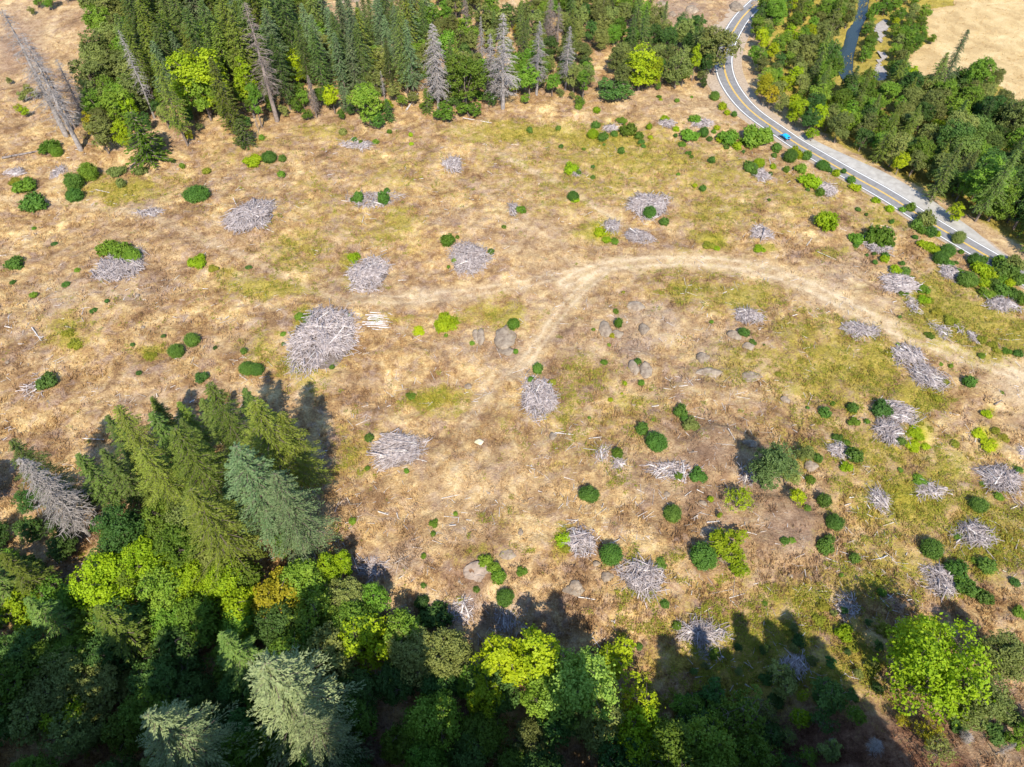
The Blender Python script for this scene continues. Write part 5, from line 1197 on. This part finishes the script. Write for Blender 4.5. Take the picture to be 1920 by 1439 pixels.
# ------------------------------------------------------------------ the blue car on the road
def car():
    x, y, z = gp(1471, 262); i = int(np.argmin((RL[:, 0] - x) ** 2 + (RL[:, 1] - y) ** 2))
    t = RL[i + 1] - RL[i]; t /= np.linalg.norm(t); n = nn[i] * sgn
    c = RL[i] + n * 1.75; rz = math.atan2(t[1], t[0])
    zz = float(H(c[0], c[1])) + .195
    e = empty('car', (c[0], c[1], zz), rz + math.pi, 1.16)
    BL, _, p = base_mat('blue_car_paint'); p.inputs['Base Color'].default_value = (.015, .40, .85, 1); p.inputs['Roughness'].default_value = .25; p.inputs['Coat Weight'].default_value = .6
    GL, _, p = base_mat('car_glass'); p.inputs['Base Color'].default_value = (.03, .04, .05, 1); p.inputs['Roughness'].default_value = .06; p.inputs['Specular IOR Level'].default_value = .6
    BK, _, p = base_mat('tyre_rubber'); p.inputs['Base Color'].default_value = (.03, .03, .03, 1)
    RI, _, p = base_mat('wheel_metal'); p.inputs['Base Color'].default_value = (.5, .5, .52, 1); p.inputs['Metallic'].default_value = .8; p.inputs['Roughness'].default_value = .35
    HL, _, p = base_mat('lamp_glass'); p.inputs['Base Color'].default_value = (.8, .82, .85, 1); p.inputs['Roughness'].default_value = .1
    TL, _, p = base_mat('tail_lamp'); p.inputs['Base Color'].default_value = (.45, .02, .02, 1); p.inputs['Roughness'].default_value = .2
    def loft(name, secs, mat, parent, bev=.05):
        """secs: (x, half width bottom, half width top, z0, z1)"""
        V = []
        for xx, wb, wt, z0, z1 in secs:
            zm = z0 + (z1 - z0) * .55
            V += [(xx, -wb, z0), (xx, wb, z0), (xx, wb * 1.02, zm), (xx, wt, z1), (xx, -wt, z1), (xx, -wb * 1.02, zm)]
        m = len(secs); F = []
        for i in range(m - 1):
            for k in range(6): F.append((i * 6 + k, i * 6 + (k + 1) % 6, (i + 1) * 6 + (k + 1) % 6, (i + 1) * 6 + k))
        F.append(tuple(range(5, -1, -1))); F.append(tuple((m - 1) * 6 + k for k in range(6)))
        me = bpy.data.meshes.new(name); me.from_pydata(V, [], F); me.materials.append(mat)
        o = link(name, me, parent)
        b = o.modifiers.new('bevel', 'BEVEL'); b.width = bev; b.segments = 2
        return o
        body = loft('body', [(-2.15, .72, .66, .42, .82), (-2.0, .84, .78, .30, .95), (-1.2, .90, .84, .26, 1.0), (.9, .90, .84, .26, .98), (1.6, .88, .80, .27, .88), (2.05, .80, .70, .32, .76), (2.18, .66, .58, .40, .66)], BL, e, .06)
    cab = loft('cabin', [(-1.95, .72, .60, .96, 1.02), (-1.55, .76, .62, .96, 1.46), (-.1, .78, .64, .97, 1.52), (.45, .76, .60, .96, 1.42), (1.15, .70, .56, .94, .98)], BL, e, .05)
    def quad(name, pts, mat, par):
        me = bpy.data.meshes.new(name); me.from_pydata(pts, [], [tuple(range(len(pts)))]); me.materials.append(mat)
        o = link(name, me, par); s = o.modifiers.new('solid', 'SOLIDIFY'); s.thickness = .02; s.offset = 0; return o
    quad('windscreen', [(1.06, -.60, 1.035), (1.06, .60, 1.035), (.50, .53, 1.415), (.50, -.53, 1.415)], GL, e)
    quad('rear_window', [(-1.90, .58, 1.10), (-1.90, -.58, 1.10), (-1.60, -.54, 1.42), (-1.60, .54, 1.42)], GL, e)
    for s in (-1, 1):
        quad('side_window', [(.80, s * .765, 1.04), (.0, s * .80, 1.04), (.0, s * .70, 1.44), (.40, s * .68, 1.40)], GL, e)
        quad('side_window', [(-.08, s * .80, 1.04), (-.95, s * .80, 1.04), (-1.0, s * .70, 1.43), (-.08, s * .70, 1.44)], GL, e)
        quad('headlight', [(2.14, s * .70, .66), (2.14, s * .45, .70), (2.05, s * .45, .80), (2.0, s * .74, .78)], HL, e)
        quad('tail_light', [(-2.14, s * .74, .62), (-2.14, s * .55, .62), (-2.10, s * .55, .85), (-2.06, s * .76, .85)], TL, e)
        me = MB(); me.tubes(np.array([[[.62, s * .86, 1.05], [.66, s * 1.0, 1.07]]]), np.array([[.07, .09]]), 6); link('wing_mirror', me.mesh('wing_mirror', BL), e)
    for wx in (-1.32, 1.33):
        for s in (-1, 1):
            T = MB(); a = np.linspace(0, 2 * math.pi, 21)
            ring = np.stack([wx + .245 * np.cos(a), np.full(21, s * .80), .325 + .245 * np.sin(a)], 1)
            T.tubes(ring[None], np.full((1, 21), .095), 8); ty_ = link('wheel', T.mesh('wheel', BK), e)
            Rm = MB(); Rm.tubes(np.array([[[wx, s * .74, .325], [wx, s * .86, .325]]]), np.array([[.19, .17]]), 12)
            k = np.arange(12)
            Rm.add([[wx, s * .87, .325]] + [[wx + .17 * math.cos(q), s * .86, .325 + .17 * math.sin(q)] for q in np.arange(12) * math.pi / 6], t=[[0, 1 + i, 1 + (i + 1) % 12] for i in range(12)])
            link('rim', Rm.mesh('rim', RI), ty_)
    reg(e, 'bright blue', 'car', 'car', None, c[0], c[1], zz, 'bright blue car driving along the near lane of the curving road')
car()

# small white ring beside the bush above the lower forest
def white_ring():
    x, y, z = gp(373, 716); m, _, p = base_mat('white_plastic'); p.inputs['Base Color'].default_value = (.8, .8, .8, 1)
    T = MB(); a = np.linspace(0, 2 * math.pi, 25); T.tubes(np.stack([.42 * np.cos(a), .42 * np.sin(a), np.full(25, .5)], 1)[None], np.full((1, 25), .12), 6)
    o = link('white_ring', T.mesh('white_ring', m)); o.location = (x, y, z)
    reg(o, 'white', 'ring', 'ring', None, x, y, z, 'small white ring lying on the bush above the lower forest')
white_ring()

# ------------------------------------------------------------------ stuff: dry grass tufts, weeds, scattered sticks
def scatter_pts(n, seed):
    g = np.random.default_rng(seed)
    # denser where the camera is nearer
    px = g.uniform(-60, 1980, n); py = g.uniform(0, 1480, n) ** 1.0
    a = (px - 960); u = 719.5 - py; Z = -FPX * cs + u * sn
    X = a / -Z; Y = (FPX * sn + u * cs) / -Z
    z = np.zeros(n)
    for _ in range(6): z = .4 * z + .6 * H(X * (CAMH - z), Y * (CAMH - z))
    return X * (CAMH - z), Y * (CAMH - z), z, g
RA_KEEP = None
def grass():
    x, y, z, g = scatter_pts(150000, 11)
    s = side(x, y); ta, tb = tints(x, y, z)
    k = (np.abs(s + 0) > 9) & (s < 9) | (s > 17)
    dens = fbm(x / 2.2, y / 2.2, 71, 3)
    k &= (dens + g.normal(0, .05, len(x)) > .44) & (g.random(len(x)) > ta[:, 2] * .9) & (g.random(len(x)) > ta[:, 3] * .8)
    k &= ~(s > 17) | (tb[:, 2] > .5) | (s < 60) & ~inpoly(*project(x, y, z), [(a + (18 if a > 1600 else -18), b) for a, b in RIVERPX]) & ~inpoly(*project(x, y, z), [(1625,30),(1680,30),(1675,165),(1625,165)])
    k &= ~((tb[:, 2] > .5) & (g.random(len(x)) < .6))
    x, y, z, ta, tb = x[k], y[k], z[k], ta[k], tb[k]
    n = len(x); nb = 4
    c = np.repeat(np.stack([x, y, z], 1), nb, 0) + np.column_stack([g.normal(0, .20, n * nb), g.normal(0, .20, n * nb), np.zeros(n * nb)])
    a = g.uniform(0, 6.283, n * nb); hgt = g.gamma(4, .09, n * nb) + .15; wdt = g.uniform(.06, .16, n * nb)
    lean = g.normal(0, .30, (n * nb, 2))
    dx = np.cos(a) * wdt; dy = np.sin(a) * wdt
    v = np.stack([c + np.column_stack([-dx, -dy, np.zeros(n * nb) - .1]), c + np.column_stack([dx, dy, np.zeros(n * nb) - .1]), c + np.column_stack([lean[:, 0], lean[:, 1], hgt + .1])], 1).reshape(-1, 3)
    f = np.arange(len(v)).reshape(-1, 3)
    A = np.repeat(ta, nb * 3, 0); Bt = np.repeat(tb, nb * 3, 0)
    o = link('dry_grass', new_mesh('dry_grass', v, f, GRASS, False, {'tint_a': A, 'tint_b': Bt})); o['kind'] = 'stuff'; o['label'] = 'straw-coloured dry grass over the logged clearing'
    print('grass', n)
grass()
def weeds():
    x, y, z, g = scatter_pts(170000, 23)
    s = side(x, y); ta, tb = tints(x, y, z)
    nz = fbm(x / 3.2, y / 3.2, 81, 3)
    k = (s < -8) & (nz + (ta[:, 0] - .5) * .55 + g.normal(0, .04, len(x)) > .55) & (ta[:, 2] < .6)
    x, y, z = x[k], y[k], z[k]; n = len(x); M = MB(); nl = 7
    c = np.repeat(np.stack([x, y, z], 1), nl, 0) + np.column_stack([g.normal(0, .28, n * nl), g.normal(0, .28, n * nl), g.uniform(.08, .55, n * nl)])
    nrm = np.column_stack([g.normal(0, .5, n * nl), g.normal(0, .5, n * nl), np.ones(n * nl)])
    M.quads(c, rdir(n * nl, g) * [1, 1, .3], nrm, g.uniform(.2, .42, n * nl), g.uniform(.12, .26, n * nl))
    o = link('weeds', M.mesh('weeds', L['weed'])); o['kind'] = 'stuff'; o['label'] = 'low olive-green weeds and bracken covering parts of the clearing'
    print('weeds', n)
weeds()
def debris():
    x, y, z, g = scatter_pts(9000, 37)
    s = side(x, y); ta, tb = tints(x, y, z)
    cl = fbm(x / 9., y / 9., 95, 2)
    k = (s < -10) & (y > 40) & (y < 235) & (cl + .3 * tb[:, 0] > .52)
    x, y, z = x[k], y[k], z[k]; n = len(x); M = MB()
    a = g.uniform(0, 6.283, n); ll = g.gamma(2.0, .55, n) + .4
    D = np.stack([np.cos(a), np.sin(a), g.normal(0, .06, n)], 1); c = np.stack([x, y, z + .22], 1)
    R = g.gamma(2, .018, n) + .025
    M.tubes(np.stack([c - D * ll[:, None] / 2, c + D * ll[:, None] / 2], 1), np.stack([R, R * .6], 1), 3)
    o = link('woody_debris', M.mesh('woody_debris', STICKL)); o['kind'] = 'stuff'; o['label'] = 'thin pale sticks scattered through the dry grass'
    print('debris', n)
debris()

# ------------------------------------------------------------------ labels that single each thing out
LM = [(1470,262,'the blue car'),(1345,110,'the outer road bend'),(605,635,'the largest brush pile'),(1100,515,'the track fork'),(943,120,'the tall silver snag'),(1600,70,'the river'),(1655,120,'the gravel bar'),
 (1735,60,'the notch in the field'),(1460,865,'the lone grey-green tree'),(1790,1240,'the huge lime maple'),(898,830,'the cream boulder'),(1660,1400,'the bare knoll'),(500,1270,'the huge frosted fir'),(1088,1280,'the round light green tree'),
 (245,255,'the brightest edge tree'),(100,170,'the leftmost snags'),(490,110,'the tallest brown snag'),(110,930,'the shaggy dead conifer'),(1640,340,'the gravel pullout'),(1738,700,'the long log heap'),(1855,820,'the yellow weed patch'),
 (200,1070,'the brightest lower tree'),(608,800,'the long pointed shadow'),(450,900,'the great grey-blue fir'),(680,80,'the great blue-green fir'),(1196,125,'the large lime tree'),(1321,1040,'the biggest round bush'),(228,503,'the brush pile under green bushes'),
 (470,405,'the pile with one long stick'),(1878,573,'the rightmost roadside brush pile'),(1812,80,'the fir against the field'),(1815,240,'the half-dead roadside tree'),(1763,1090,'the brush pile beside dark bushes'),(1010,748,'the pile below the track fork'),
 (365,356,'the low bush below the forest'),(690,518,'the twin central piles'),(1215,388,'the pile with round bush inside'),(940,640,'the flat boulders by the track'),(1150,615,'the boulders with a narrow bush'),(1500,210,'the yellow pair above the car'),(680,1185,'the pale sunlit tree'),(1590,1185,'the sunlit bush in the hollow')]
def ordinal(i): return ['nearest', 'second nearest', 'third nearest', 'fourth nearest', 'fifth nearest', 'sixth nearest', 'seventh nearest', 'eighth nearest', 'ninth nearest', 'tenth nearest'][i] if i < 10 else None
def way(dx, dy):
    a = math.degrees(math.atan2(-dy, dx)) % 360
    return ['right of', 'upper right of', 'above', 'upper left of', 'left of', 'lower left of', 'below', 'lower right of'][int(((a + 22.5) % 360) // 45)]
def label_all():
    used = set(t[5] for t in THINGS if t[5]); cells = {}
    for t in THINGS:
        if t[5]: t[0]['label'] = t[5]; continue
        best = sorted(LM, key=lambda l: (l[0] - t[3]) ** 2 + (l[1] - t[4]) ** 2)
        l = best[0] if (best[0][0] - t[3]) ** 2 + (best[0][1] - t[4]) ** 2 > 12 ** 2 else best[1]
        key = (t[1], t[2], way(t[3] - l[0], t[4] - l[1]), l[2])
        cells.setdefault(key, []).append(((t[3] - l[0]) ** 2 + (t[4] - l[1]) ** 2, id(t), t))
    for (adj, noun, d, lm), v in cells.items():
        v.sort()
        for i, (_, _, t) in enumerate(v):
            s = f'{adj} {noun} {d} {lm}' if len(v) == 1 else f'{adj} {noun}, {ordinal(i) or "farther"} one {d} {lm}'
            if i >= 10: s = f'{adj} {noun} farther off {d} {lm}'; t[0]['group'] = s
            t[0]['label'] = s
label_all()
bpy.context.view_layer.update()
print('things', len(THINGS))
